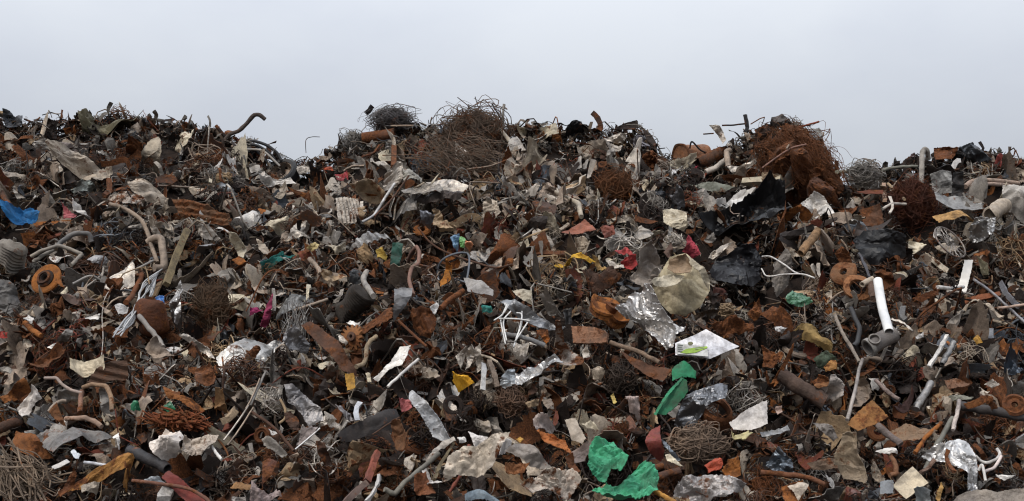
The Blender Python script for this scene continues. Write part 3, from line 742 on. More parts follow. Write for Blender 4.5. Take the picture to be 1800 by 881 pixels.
W('A4', 620, 490, 112, 78, WT, 'grey scribble of wire in the right dip', 'grey', n=225, rad=0.0043, mat='m', rust=.15, off=.2)
R('A4', '984,540 988,420 992,345 1008,324 1024,345 1026,385', 4.3, BP, 'upside-down U of grey pipe', 'grey', 'p', rust=.1, off=.25, hollow=.75, wob=.04, n=34)
S('A4', '1208,332 1250,306 1302,284 1340,318 1382,362 1428,412 1360,402 1326,432 1290,410 1250,356', PL, 'large slate-grey peaked sheet', 'slate', 'm', rust=.08, tilt=15, cr=.9, fine=.5, off=.3)
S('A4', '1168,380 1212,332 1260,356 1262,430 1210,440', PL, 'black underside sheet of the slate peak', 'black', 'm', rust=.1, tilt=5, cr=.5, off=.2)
S('A4', '1070,310 1140,306 1212,322 1190,370 1166,392 1100,400 1068,396', TP, 'rust-brown crushed casing', 'rust', 'r', rust=.65, tilt=10, cr=.9, off=.22)
S('A4', '1418,402 1460,392 1502,390 1502,432 1440,432', CS, 'salmon-red scrap on the right crest', (.36, .09, .08), 'p', rust=.15, cr=1.2, off=0.42)
S('A4', '1040,482 1122,462 1176,472 1180,560 1172,592 1100,602 1046,580', CS, 'grey gravel-textured slab, upper piece', (.32, .32, .31), 'p', rust=.05, tilt=15, cr=.5, fine=1.8, off=.3)
S('A4', '1066,630 1180,600 1262,600 1362,652 1362,722 1240,702 1150,712 1080,690', CS, 'grey gravel-textured slab, lower piece', (.27, .27, .265), 'p', rust=.05, tilt=30, cr=.6, fine=1.8, off=.3)
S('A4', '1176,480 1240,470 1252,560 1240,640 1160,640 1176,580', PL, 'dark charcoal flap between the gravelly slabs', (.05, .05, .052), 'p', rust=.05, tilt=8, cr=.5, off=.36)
B('A4', '1180,445 1230,395', 8, ST, 'white slat under the slate peak', 'white', 'p', rust=.05, th=.02, off=.42)
S('A4', '1490,552 1560,545 1640,562 1650,700 1625,796 1560,742 1500,660', TP, 'large pale slab at the right edge', (.42, .40, .37), 'p', rust=.12, tilt=12, yaw=-15, cr=.5, fine=.6, off=.4)
R('A4', '1412,735 1460,700 1506,672', 12, BP, 'cream wide pipe end beside the pale slab', 'beige', 'p', rust=.15, off=.35, hollow=.8, sides=18)
S('A4', '1058,722 1150,726 1250,716 1362,728 1322,762 1240,778 1200,770 1100,772', PK, 'honey-yellow split plank', (.48, .29, .12), 'w', rust=.05, tilt=40, cr=.4, fine=.8, off=.4)
S('A4', '604,696 660,684 726,664 742,720 756,812 700,806 630,802', PL, 'square rusty brown plate on edge', (.15, .075, .045), 'r', rust=.45, tilt=10, cr=.35, fine=.4, off=.36)
S('A4', '240,682 280,630 320,594 350,600 382,612 432,692 452,730 482,772 470,852 442,830 430,790 400,712 370,720 330,752 290,700', RA, 'white cloth hanging in a bow', 'white', 'c', rust=0, tilt=18, cr=1.2, wr=1, off=.45, step=22)
W('F', 1604, 357, 42, 43, WT, 'dark red-brown cushion of fine wire', (.095, .036, .024), n=540, rad=0.0040, mat='r', rust=.35, off=.22, depth=22)
R('A4', '1256,560 1290,530 1345,515 1440,520 1585,538', 4, BP, 'peeled pink-beige pole, upper one', (.42, .31, .24), 'w', rust=.05, off=.32)
R('A4', '1300,560 1400,540 1500,548 1580,560', 3.2, BP, 'peeled pink-beige pole, lower one', (.36, .27, .22), 'w', rust=.05, off=.3)
R('A4', '460,468 560,464 660,462', 3, BP, 'sage-coloured pipe at the foot of the mound', (.27, .26, .2), 'p', rust=.1, off=0.55)
R('A4', '740,455 850,435 960,432', 2.6, BP, 'thin grey-green pipe above the red-brown cushion', (.2, .2, .17), 'p', rust=.15, off=.25)
B('A4', '750,540 758,645', 6, PK, 'pinkish upright board', (.36, .24, .17), 'w', rust=.1, th=.03, off=0.6)
B('A4', '790,620 788,720', 4, ST, 'upright white sliver', 'pale', 'p', rust=.1, th=.02, off=0.8)
R('A4', '745,695 800,665 890,665', 2.4, BP, 'white forked tube over the red-brown cushion', 'pale', 'p', rust=.1, off=.5)
R('A4', '780,540 830,590 880,635', 2.6, BP, 'tan stick leaning on the red-brown cushion', 'tan', 'w', rust=.1, off=.75)
S('A4', '580,590 660,580 750,575 745,600 640,605', PL, 'rust-red ledge plate', (.13, .05, .035), 'r', rust=.3, tilt=45, cr=.2, off=.3)
S('A4', '0,480 90,470 140,520 60,530 0,540', CS, 'sandy crumpled carton under the mound', 'tan', 'p', rust=.15, cr=1.0, off=.32)
S('A4', '120,520 180,450 210,530 180,600 130,580', CS, 'dim grey bent sheet under the mound', 'grey', 'm', rust=.15, cr=.8, off=.32)
S('A4', '870,400 940,365 1030,385 1030,420 900,430', PL, 'black-brown lid sheet at the right crest', 'dark', 'r', rust=.25, tilt=30, cr=.6)
S('A4', '920,355 945,348 955,378 925,382', CS, 'small mauve knob on the right crest', (.12, .09, .1), 'p', rust=.1)
S('A4', '1520,470 1560,440 1640,440 1640,540 1560,530', RA, 'sand-coloured rag at the right edge', 'beige', 'c', rust=0, wr=1, off=.3)

R('A4', '1180,455 1300,440 1420,420 1520,415 1640,412', 2.2, BP, 'brown pole along the right crest', 'brown', 'r', off=.22)
# --- row B, left
R('B1', '190,182 260,145 330,120 372,115 440,138 508,166', 3.2, BP, 'upper bar of the bent grey tube frame', (.27, .24, .20), 'p', rust=.1, off=.4)
R('B1', '508,166 480,195 440,232', 3.2, BP, 'short return leg of the bent grey tube frame', (.27, .24, .20), 'p', rust=.1, off=.4)
R('B1', '205,215 260,178 330,138', 3.2, BP, 'lower bar of the bent grey tube frame', (.22, .2, .17), 'p', rust=.1, off=.36)
R('B1', '362,110 400,72 470,36 548,40 566,92', 4.2, BP, 'arched grey-black pipe above the tube frame', (.16, .155, .15), 'p', rust=.1, off=.34)
S('B1', '550,182 600,166 652,164 692,196 682,214 640,222 570,216', CS, 'shiny grey oval lid', (.38, .37, .36), 'm', rust=.06, tilt=38, cr=.5, bowl=-.5, off=.34)
B('B1', '1160,15 1110,140 1072,245 1030,352', 11, PK, 'long olive-brown flat bar', (.19, .15, .085), 'w', rust=.12, th=.05, off=.5, bend=.01)
R('B1', '880,292 866,330 830,402 812,432 778,464', 4.2, BP, 'kinked red-brown pipe beside the pale cables', 'rust', 'r', rust=.4, off=.42)
S('B1', '960,432 985,418 1014,422 1022,490 990,502 966,498', CS, 'bright blue plastic piece', (.025, .12, .36), 'f', rust=0, tilt=8, cr=.7, off=.3)
S('B1', '1090,312 1108,340 1122,400 1128,452 1120,522 1102,590 1072,642 1056,590 1048,480 1062,380', CS, 'long silvery torn can', 'silver', 's', rust=.08, tilt=5, cr=1.0, fine=1.6, bowl=-.9, off=.4, step=20)
S('B1', '1082,520 1118,450 1118,560 1098,600 1080,590', CS, 'mirror-bright foil on the torn can', 'white', 's', rust=0, tilt=10, cr=.6, off=.46)
W('B1', 1310, 480, 115, 150, WT, 'brown fibrous mat of wire', (.13, .085, .055), n=630, rad=0.0043, mat='r', rust=.3, off=.18, depth=40)
S('F', '380,628 400,611 432,584 452,587 470,600 482,594 500,590 478,628 458,646 432,650 410,668 388,664', TP, 'large silver panel with a rusted-through hole', (.46, .46, .45), 'm', rust=.2, tilt=22, cr=.5, fine=.35, off=.5, step=24)
S('F', '418,622 430,612 446,613 458,622 448,634 432,640 422,634', CS, 'rust-brown crust in the hole of the silver panel', 'tan', 'r', rust=.75, tilt=20, cr=1.8, fine=2, off=.62, step=14)
S('B1', '900,742 930,716 962,702 1020,740 1082,790 1020,802 952,812', PL, 'grey triangular sheet beside the silver panel', 'taupe', 'p', rust=.12, tilt=35, cr=.6, off=.34)
R('B1', '862,548 920,620 960,670 1012,742', 4.4, BP, 'grey flattened pipe leading down to the triangle', (.24, .22, .2), 'p', rust=.1, off=.42)
S('B1', '1120,690 1170,680 1240,716 1290,740 1332,812 1300,806 1270,772 1200,732 1140,704', ST, 'pale wavy edge trim', 'pale', 'm', rust=.06, tilt=25, cr=.6, off=.4)
S('B1', '168,832 260,800 382,758 422,782 400,812 340,842 260,852 200,872', CS, 'rust-brown flaking slab', (.20, .09, .045), 'r', rust=.6, tilt=35, cr=.8, fine=1.8, off=.36)
S('F', '126,640 150,632 182,625 184,648 166,652 150,663 128,660', TP, 'cream enamel panel with a rusted top edge', (.62, .53, .38), 'p', rust=.22, tilt=28, cr=.5, fine=1.2, off=.5, step=18)
S('F', '166,652 184,640 224,630 226,666 190,672 152,676', CP, 'brown slatted panel behind the cream enamel', (.105, .062, .042), 'r', rust=.3, tilt=30, cr=.2, corr=60, corr_dir=1.5, fine=.3, off=.42, step=24)
B('B1', '480,412 580,470 685,535', 7, CB, 'grey slanting bar above the pale cables', 'taupe', 'p', rust=.15, th=.05, off=.36)
S('B1', '-20,310 60,330 105,372 130,462 60,542 0,502 -30,480', PL, 'dark grey sheet bulging at the left edge', (.13, .125, .12), 'p', rust=.1, tilt=15, cr=.6, bowl=-.4, off=.32)
R('B1', '152,590 190,630 258,672', 4.5, BP, 'orange rusted pipe elbow', 'orange', 'r', rust=.5, off=.34)
R('B1', '712,340 650,440 632,540 638,680 630,790', .8, 'wire_loop', 'long thin wire dangling down the left side', 'pale', 'm', off=.62)
R('B1', '950,205 800,280 650,330 560,300 450,350', 2, CA, 'grey cable swinging across the left side', 'grey', 'k', rust=0, off=.42)
S('B1', '300,500 360,420 420,360 425,395 350,470 290,515', ST, 'bleached splinter beside the orange disc', 'cream', 'w', rust=.1, tilt=20, cr=.7, off=.42)
S('B1', '145,570 175,540 212,570 195,590', CS, 'small white tag', 'white', 'p', rust=0, off=.42)
S('B1', '525,565 570,545 622,535 605,575', CS, 'white sliver of sheet under the slanting bar', 'white', 'p', rust=0, off=.4)
S('B1', '715,500 750,480 795,485 780,520 735,540', CS, 'bright white scrap behind the pale cables', 'white', 'p', rust=.1, off=.36)
S('B1', '295,735 350,720 400,745 330,760', CS, 'white curled scrap below the orange elbow', 'white', 'f', rust=0, off=.42)
S('B1', '350,690 400,640 440,600 455,640 420,700', CS, 'grey funnel-like fold', 'grey', 'm', rust=.1, bowl=-.8, off=.38)
S('B1', '0,640 30,640 40,690 0,690', CS, 'red chip at the left edge', 'red', 'p', rust=0, off=.36)
S('B1', '1430,40 1480,50 1530,150 1520,200 1470,170 1430,90', CS, 'pale bent blade of sheet', 'cream', 'p', rust=.12, tilt=12, cr=.7, off=.4)
S('B1', '1435,200 1480,170 1530,225 1480,235', CS, 'orange flake under the pale blade', 'orange', 'r', rust=.5, off=.38)
S('B1', '1210,120 1240,80 1290,90 1350,150 1310,170 1240,150', CS, 'grey dented shell right of the olive-brown bar', (.32, .32, .33), 'm', rust=.05, cr=1.1, off=.34)
S('B1', '1220,0 1300,-10 1340,60 1270,75 1220,30', CS, 'greyish white crumple above the dented shell', 'pale', 'p', rust=.1, cr=1.2, off=.34)
R('B1', '920,90 960,60 1000,75 1015,240 960,250', 6, BP, 'wide taupe strip-like duct left of the flat bar', 'taupe', 'p', rust=.1, off=.36)
# --- row B, centre left
S('B2', '606,112 660,56 752,18 850,22 872,42 800,52 752,76 702,112', 'vent_panel', 'grey louvred vent panel', (.36, .36, .36), 'p', rust=.05, tilt=30, cr=.5, bowl=-.6, corr=75, corr_dir=.7, off=.4, step=24)
S('B2', '56,222 120,196 202,160 282,170 202,212 140,232 96,252', RA, 'teal cloth strip', 'teal', 'c', rust=0, tilt=35, cr=1.1, wr=.8, off=.4)
S('B2', '780,150 815,120 842,168 822,200 796,204', RA, 'dull yellow rag', (.40, .28, .07), 'c', rust=0, cr=1.3, off=.4)
S('B2', '660,120 720,100 750,160 720,220 680,215', CS, 'ochre tattered padding', (.30, .20, .11), 'c', rust=.1, cr=1.6, fine=2, off=.36)
S('B2', '345,120 400,90 430,110 420,140 360,145', CS, 'straw-yellow wadding', (.42, .34, .17), 'c', rust=0, cr=1.5, off=.36)
S('B2', '868,92 910,88 942,102 938,200 932,332 884,322 872,210', TP, 'very dark green upright panel', 'deepgreen', 'p', rust=.08, tilt=5, cr=.5, off=.3)
S('B2', '892,380 950,366 1012,370 1000,420 962,482 920,540 890,580 886,480', PL, 'grey shovel-shaped plate', (.22, .22, .225), 'p', rust=.06, tilt=10, cr=.5, fine=.4, off=.48)
R('F', '735,400 758,428 795,448 837,462 871,471 900,465', 1.9, RO, 'long brown rod sagging across the middle', 'brown', 'r', rust=.35, off=.6, n=40)
S('B2', '1178,344 1198,270 1222,200 1252,230 1242,322 1216,350 1190,372', CS, 'upright orange slab', (.42, .17, .035), 'r', rust=.4, tilt=8, cr=.8, off=.44)
S('B2', '1308,290 1370,302 1432,322 1512,402 1512,442 1430,422 1350,402', PL, 'grey three-cornered plate under the sagging rod', (.28, .27, .26), 'p', rust=.08, tilt=25, cr=.5, fine=.4, off=.36)
S('B2', '1238,62 1262,50 1292,50 1296,110 1290,136 1256,122', CS, 'sky-blue wrapper', (.12, .22, .34), 'f', rust=0, cr=1.4, off=.4)
S('B2', '1292,52 1322,56 1334,72 1330,128 1300,118', CS, 'light green wrapper', (.18, .40, .14), 'f', rust=0, cr=1.4, off=.4)
S('B2', '1332,76 1362,86 1386,112 1350,132 1330,112', CS, 'peach-orange wrapper', (.5, .21, .1), 'f', rust=0, cr=1.4, off=.42)
S('B2', '60,602 84,540 100,472 142,420 136,480 130,532 112,590 92,612', RA, 'magenta cloth', (.25, .04, .09), 'c', rust=0, tilt=10, cr=1.3, wr=1, off=.42)
S('B2', '0,495 60,490 70,525 0,540', RA, 'dark magenta scrap of cloth', (.2, .025, .08), 'c', rust=0, cr=1.3, off=.38)
S('F', '530,566 545,560 592,602 625,645 628,656 602,652 566,612', CB, 'wide brown rusty beam running downhill', (.115, .06, .04), 'r', rust=.4, tilt=28, cr=.3, fine=.5, off=.48)
S('B2', '656,556 720,540 800,546 856,540 852,630 820,650 782,672 700,642 672,600', CS, 'ragged rust-orange sheet in the middle', 'rust', 'r', rust=.75, cr=1.2, fine=1.8, off=.36)
S('B2', '1000,512 1060,490 1112,500 1152,560 1140,620 1110,672 1050,660 1000,602', CS, 'rippled brown housing', 'rust', 'r', rust=.6, cr=.8, bowl=-.8, corr=60, corr_dir=.4, off=.4, step=20)
R('B2', '782,676 745,700 722,740 718,800 700,845 655,862', 4, BP, 'tan S-bent pipe', (.28, .22, .15), 'r', rust=.2, off=.5, n=36)
S('B2', '592,600 622,576 650,590 682,586 670,620 632,612', CS, 'white plastic splinter', 'white', 'f', rust=0, cr=1, off=.42)
R('B2', '262,520 380,478 482,444', 2.6, BP, 'straight greyish pole above the magenta cloth', 'taupe', 'p', rust=.12, off=.46)
S('F', '655,668 674,650 690,628 706,602 722,606 714,630 704,648 680,656 664,672', TP, 'white torn strip of enamel', 'white', 'p', rust=.1, tilt=18, cr=.8, fine=1.4, off=.52)
R('B2', '918,580 1000,655 1092,738', 2.4, RO, 'slim rusty bar below the shovel plate', 'rust', 'r', rust=.5, off=.52)
for i, s in enumerate(('1272,800 1330,740 1350,760 1300,880', '1330,760 1385,730 1400,760 1345,890', '1390,760 1430,720 1440,860 1400,900')):
    S('B2', s, ST, ('first silver fin from the yellow scrap', 'middle silver fin above the yellow scrap', 'tallest silver fin, right of the other two')[i], 'pale', 'm', rust=.05, tilt=10, cr=.5, off=.44)
S('B2', '160,520 230,440 260,410 380,420 390,470 270,520 150,560', CS, 'smoky translucent shell behind the pole', (.14, .14, .135), 'f', rust=.05, tilt=20, cr=.6, off=.3)
W('B2', 290, 620, 90, 130, 'wire_brush', 'spray of thin pale wires falling like hair', (.3, .29, .28), n=105, rad=0.0036, mat='m', rust=.05, off=.45, flow=(.1, -.2, -1), curl=.3, depth=40)
S('B2', '200,690 270,620 380,700 360,750 250,770 190,740', CS, 'dull grey crumple beside the silver panel', (.28, .28, .29), 'm', rust=.06, cr=1.2, off=.42)
S('B2', '545,680 590,660 612,700 590,730 550,715', CS, 'pearly grey chip', 'pale', 'f', rust=0, cr=1, off=.4)
S('B2', '40,70 80,90 140,180 90,175 50,130', CS, 'sandy torn flap', 'beige', 'p', rust=.15, off=.38)
S('B2', '480,110 540,120 590,90 600,130 520,160', CS, 'parchment-coloured scrap', 'cream', 'p', rust=.1, cr=1.1, off=.38)
S('B2', '430,290 460,260 540,270 600,310 540,330 470,350', CS, 'fawn split casing', 'tan', 'p', rust=.3, cr=1.1, off=.36)
R('B2', '365,195 410,240 435,285', 4, BP, 'dusty elbow above the fawn casing', 'taupe', 'p', rust=.2, off=.42)
R('B2', '720,270 700,330 765,425', 5, BP, 'grey leg bent above the dark drum', 'grey', 'p', rust=.15, off=.5)
S('B2', '610,280 650,250 710,270 690,330 620,350', CS, 'dark half-dome with a rusty side', (.06, .065, .07), 'p', rust=.3, bowl=-1, off=.38)
R('B2', '1000,250 975,225 1000,150 1030,120 1050,160 1040,220 1000,250 985,330 1010,420', 3.4, BP, 'looped pinkish-brown pipe', (.2, .12, .095), 'r', rust=.2, off=.46, n=46)
R('B2', '1180,500 1240,445 1322,390', 5, CB, 'rust-red rod right of the shovel plate', 'rust', 'r', rust=.5, off=.42)
S('B2', '1110,500 1150,465 1165,490 1150,530 1125,520', CS, 'white knuckle of plastic', 'white', 'f', rust=0, off=.44)
S('B2', '1430,490 1490,480 1500,520 1440,520', RA, 'sea-green scrap of cloth', (.05, .22, .19), 'c', rust=0, off=.4)
S('B2', '370,360 365,340 350,350 345,450 365,440', ST, 'thin ivory strip', 'cream', 'p', rust=.1, off=.4)
B('B2', '140,385 148,520', 5, PK, 'thin upright grey batten', 'grey', 'w', rust=.05, th=.03, off=.38)
# --- row B, centre right
S('B3', '318,192 360,200 432,178 500,158 545,182 562,202 602,230 562,232 520,214 482,212 440,226 402,242 332,242', CS, 'yellow crumpled sheet', (.50, .30, .045), 'c', rust=.15, tilt=25, cr=1.4, wr=1, off=.45, step=20)
S('B3', '560,200 620,220 690,260 660,275 600,250', CS, 'ochre tail of the yellow sheet', (.33, .21, .08), 'p', rust=.25, cr=1.3, off=.4)
S('B3', '700,130 735,124 772,126 806,150 832,182 812,184 770,170 730,152', CS, 'glossy red panel piece', (.34, .045, .045), 'p', rust=0, tilt=30, cr=.8, off=.48)
S('B3', '742,204 780,182 832,190 842,250 812,262 782,242', RA, 'coral red cloth', (.40, .06, .06), 'c', rust=0, cr=1.3, off=.46)
S('B3', '782,312 822,290 852,262 846,200 842,152 892,108 926,140 962,182 1002,242 990,300 962,332 902,366 850,346', RA, 'draped grey-beige cardboard', (.37, .325, .285), 'c', rust=0, tilt=12, cr=1.1, fine=1.2, off=.5, step=22)
S('B3', '1012,150 1050,100 1070,180 1040,190', CS, 'dim brown carton piece', 'brown', 'p', rust=.1, off=.34)
S('F', '1250,470 1262,445 1300,432 1328,424 1342,446 1338,490 1320,512 1284,512 1256,500', FI, 'dull black film right of the cream tub', (.008, .008, .01), 'b2', rust=0, tilt=15, cr=.9, wr=.8, fine=1.5, off=.42, step=24)
S('B3', '708,492 760,462 800,420 852,408 912,382 960,432 1000,500 1032,542 1102,622 1162,662 1150,690 1102,702 1076,770 1032,766 990,720 950,662 900,622 852,582 790,560 742,532', FI, 'long creased silver foil', (.47, .46, .45), 's', rust=.02, tilt=30, cr=.6, wr=3.4, fine=0, off=.62, step=36, wdir=.72)
S('B3', '438,612 520,612 602,626 672,666 662,722 560,722 450,716', PK, 'short weathered board with flaking paint', (.24, .125, .075), 'w', rust=.35, tilt=28, cr=.25, fine=1.5, off=.48, th=.03)
S('B3', '346,742 362,690 380,642 414,638 402,722 440,762 522,802 500,852 420,872 362,832', CS, 'rust and white twisted sheet', (.45, .40, .36), 'p', rust=.6, cr=1.4, fine=1.4, off=.48, step=18)
S('F', '1088,618 1104,626 1128,634 1180,655 1166,670 1140,660 1108,640', CB, 'broad rust-brown beam left of the green channel', (.16, .08, .05), 'r', rust=.45, tilt=30, cr=.25, fine=.5, off=.46)
S('B3', '-10,462 60,462 150,480 282,530 350,572 402,622 370,622 300,600 220,592 120,552 50,522', CS, 'long grey curved wing of sheet', (.31, .32, .33), 'm', rust=.04, tilt=30, cr=.7, bowl=-.5, off=.4, step=20)
S('B3', '70,392 130,382 192,390 186,472 140,452 98,422', CS, 'cream small squared plate', 'cream', 'p', rust=.2, tilt=15, cr=.5, off=.44)
R('B3', '0,662 60,668 120,676 200,700 272,732', 4.2, BP, 'grey bent tube under the white wire rack', (.2, .2, .2), 'p', rust=.1, off=.5)
S('F', '880,672 900,652 920,643 950,636 972,631 994,648 976,652 958,656 930,668 908,676', CS, 'bright silver crushed sheet left of centre bottom', (.42, .42, .42), 's', rust=.03, tilt=32, cr=1.1, fine=1.4, off=.48, step=22)
R('B3', '678,712 760,740 862,770 920,805 985,835', 4, BP, 'pale brown branch-like pole', (.24, .17, .12), 'w', rust=.1, off=.56)
S('B3', '222,640 262,632 292,630 300,700 280,716 258,690', CS, 'small vivid orange scrap', (.5, .16, .03), 'r', rust=.5, off=.5)
S('B3', '500,760 540,730 550,800 520,820', CS, 'slim grey chip between board and pole', 'pale', 'p', rust=.1, off=.46)
S('B3', '260,480 310,450 380,520 360,560 290,520', CS, 'grey crumple above the curved wing', 'grey', 'm', rust=.1, cr=1.3, off=.36)
S('B3', '380,520 440,500 450,590 400,600', CS, 'charcoal ribbed block', (.07, .07, .072), 'p', rust=.1, corr=90, off=.36)
S('B3', '1310,590 1400,570 1470,585 1550,620 1560,660 1470,640 1400,650', CS, 'tangled rust-brown frame right of the foil', 'rust', 'r', rust=.7, cr=1.6, fine=1.8, off=.4)
S('B3', '1520,470 1560,430 1610,470 1621,550 1570,580 1530,540', CS, 'knobbly orange casting', 'orange', 'r', rust=.7, cr=1.8, fine=2, bowl=-.8, off=.42)
W('B3', 1400, 510, 50, 45, WT, 'straw-coloured coil behind the silver sheet', 'tan', n=75, rad=0.0050, mat='m', rust=.1, off=.34)
W('B3', 1080, 80, 75, 45, WT, 'loops of pale wire above the cream tub', 'pale', n=39, rad=0.0050, mat='m', rust=.05, off=.5, curl=.8)
S('B3', '1136,142 1150,80 1168,42 1198,56 1210,110 1226,172 1196,190 1160,170', RA, 'raspberry-red net', (.33, .05, .07), 'c', rust=0, tilt=10, cr=1.2, wr=1.4, off=.55)
S('B3', '460,90 510,55 560,110 530,150 480,140', CS, 'oatmeal-coloured tuft of sheet', 'beige', 'p', rust=.15, cr=1.4, off=.36)
S('B3', '650,208 760,225 765,250 680,245', ST, 'white short tube-like trim', 'pale', 'p', rust=.05, off=.48)
S('B3', '460,255 520,245 545,275 490,280', CS, 'cream sliver under the yellow sheet', 'cream', 'p', rust=0, off=.46)
S('B3', '480,280 560,250 680,300 740,355 680,360 560,350', CS, 'brown shredded cover under the yellow sheet', 'brown', 'r', rust=.4, cr=1.4, fine=1.6, off=.36)
S('B3', '1270,210 1310,150 1370,110 1420,115 1360,165 1300,205', ST, 'pale splintered strip on the black film', 'pale', 'm', rust=.05, cr=1, off=.55)
S('B3', '1300,390 1420,400 1480,440 1400,470 1300,440', CS, 'maroon-brown plate below the black film', (.07, .03, .025), 'r', rust=.2, tilt=35, off=.36)
# --- row B, right
R('F', '1543,493 1547,520 1552,546 1558,566 1563,584', 7.6, BP, 'long white bent pipe', (.74, .74, .72), 'e', rust=0, off=.86, sides=18, hollow=.86, n=30, wob=.015, smooth=True)
S('B4', '1254,200 1306,202 1296,260 1262,402 1204,396 1226,320', 'white_board', 'shorter white board near the right edge', (.70, .69, .66), 'e', rust=.05, tilt=12, cr=.12, fine=.3, off=.5, cat='board', th=.02)
R('B4', '1082,370 1160,376 1242,368', 3.2, BP, 'thin white level tube', 'white', 'p', rust=0, off=.55)
R('B4', '1150,395 1230,402 1300,416', 2, RO, 'white rod below the level tube', 'pale', 'p', rust=0, off=.56)
B('B4', '1142,668 1085,770 1030,862', 5.2, ST, 'straight white lath', 'white', 'p', rust=0, th=.03, off=.55)
R('B4', '1186,712 1150,780 1112,848', 4.4, BP, 'grey tube parallel to the white lath', (.25, .25, .25), 'm', rust=.08, off=.5, hollow=.8)
S('B4', '1208,452 1330,424 1472,398 1482,420 1370,450 1260,484 1252,462', CB, 'orange-red rusty bar near the right edge', (.27, .10, .05), 'r', rust=.25, tilt=35, cr=.15, fine=.3, off=.5, th=.03)
B('B4', '1475,340 1530,415 1590,490', 8, CB, 'grey flat bar slanting at the right edge', (.26, .26, .28), 'm', rust=.05, th=.03, off=.5)
R('B4', '1310,322 1420,400 1540,510 1640,600', 2.3, RO, 'long thin grey rod crossing the rusty bar', (.28, .27, .28), 'm', rust=.05, off=.58)
R('B4', '1460,500 1540,490 1640,476', 2.2, RO, 'peach-coloured level rod', (.5, .36, .28), 'p', rust=.1, off=.6)
S('B4', '138,440 160,410 200,378 250,400 282,442 302,472 250,492 198,492 160,470', FI, 'green plastic film', (.055, .15, .085), 'f', rust=.05, tilt=15, cr=1.2, wr=1.2, off=.46, step=20)
S('B4', '60,240 110,190 170,250 180,330 130,370 90,320', RA, 'tweedy grey sack above the green film', (.22, .2, .18), 'c', rust=0, cr=1, off=.42)
R('B4', '352,22 300,85 242,158', 7.2, BP, 'tan cardboard-like roll', (.30, .185, .10), 'w', rust=.1, off=.44, sides=16, hollow=.8)
R('B4', '0,180 50,180 130,225 210,280 322,312', 1.4, 'wire_loop', 'white wire bent to a long corner, upper strand', 'white', 'p', rust=0, off=.62)
R('B4', '-5,255 30,302 130,292 250,290 322,312', 1.3, 'wire_loop', 'white wire bent to a long corner, lower strand', 'white', 'p', rust=0, off=.62)
R('B4', '448,540 500,660 550,740 602,832', 3, BP, 'pale slanting pole on the right', (.30, .26, .22), 'w', rust=.1, off=.55)
S('B4', '196,624 240,604 292,598 360,640 442,702 432,752 350,732 260,692', RA, 'mustard-stained sack', (.27, .185, .075), 'c', rust=.15, tilt=25, cr=.9, fine=1.5, off=.42)
S('B4', '904,92 940,76 982,80 1022,112 980,142 942,162 906,160', CS, 'cream dented can', 'cream', 'p', rust=.1, cr=.9, bowl=-.7, off=.45)
S('B4', '1010,155 1052,176 1110,222 1168,272 1150,292 1090,246 1012,182', ST, 'cream paint-speckled strip', (.6, .53, .42), 'p', rust=.3, tilt=20, cr=.5, fine=1.4, off=.46)
S('F', '1500,420 1520,402 1560,402 1592,412 1594,446 1556,460 1530,466 1512,446', FI, 'black rubbery sheet beside the bicycle wheel', (.008, .008, .009), 'b2', rust=0, tilt=12, cr=.6, bowl=-.4, off=.46, step=20)
S('A4', '1250,842 1290,800 1330,770 1400,762 1450,758 1448,820 1440,872 1370,876 1292,882', CS, 'silver-grey crumpled foil above the bicycle wheel', (.42, .42, .42), 's', rust=.08, tilt=20, cr=1.4, fine=2, off=.42, step=20)
S('B4', '0,740 62,768 142,800 122,850 100,872 40,868 0,862', CS, 'orange rust flake left of the mustard sack', 'orange', 'r', rust=.7, cr=1.3, fine=1.4, off=.4)
S('B4', '0,500 80,490 180,560 180,620 80,610 0,570', CS, 'rust-brown leaf of sheet under the green film', 'rust', 'r', rust=.7, cr=1.1, off=.36)
S('B4', '75,620 115,610 155,625 120,650 80,645', CS, 'small white crumpled ball', 'white', 'p', rust=0, cr=1.5, off=.45)
B('B4', '600,160 640,260 665,310', 4, CB, 'thin dark bar beside the black sheet', (.05, .05, .06), 'p', rust=.1, th=.03, off=.5)
R('B4', '615,355 650,335 686,318', 5, BP, 'pale stub pointing at the long white pipe', 'beige', 'p', rust=.1, off=.6, hollow=.7)
R('B4', '670,345 680,400 690,440', 6, BP, 'brown crank arm beside the long white pipe', (.13, .085, .065), 'r', rust=.3, off=.55)
S('B4', '455,170 500,130 540,160 550,215 480,220', CS, 'orange rusted bearing block', 'orange', 'r', rust=.8, cr=1.4, fine=1.6, off=.42)
S('B4', '1320,150 1380,140 1410,150 1390,180 1330,185', CS, 'orange smear of rusted sheet under the bicycle wheel', 'orange', 'r', rust=.6, cr=1.2, off=.44)
S('B4', '1340,195 1400,230 1410,330 1380,320 1345,260', PL, 'olive-grey plate beside the shorter white board', 'olive', 'p', rust=.1, off=.4)
S('B4', '950,420 1050,400 1080,350 1090,420 1000,455', CS, 'copper-brown scrap under the level tube', 'rust', 'r', rust=.5, off=.4)
S('B4', '1160,500 1250,480 1340,475 1420,460 1500,520 1440,530 1330,505 1200,520', CS, 'pale tattered sheet under the orange-red bar', 'beige', 'p', rust=.2, tilt=40, cr=1.3, fine=1.6, off=.48, step=20)
R('B4', '550,500 580,570 600,620 590,700 565,735', 4, CA, 'black ribbed hose', (.03, .03, .032), 'k', rust=0, off=.44)
B('B4', '800,570 860,590 935,645', 3, RO, 'narrow grey strip right of the long white pipe', 'pale', 'm', rust=0, th=.02, off=.5)
S('B4', '950,675 995,655 1000,672 960,690', CS, 'white chip above the white lath', 'white', 'p', rust=0, off=.5)
S('B4', '1305,690 1335,660 1365,710 1330,725', CS, 'mustard three-cornered chip', (.4, .22, .04), 'p', rust=.2, off=.62)
B('B4', '870,500 885,575', 9, PK, 'grey square stake end', (.17, .17, .17), 'w', rust=0, th=.06, off=.42)
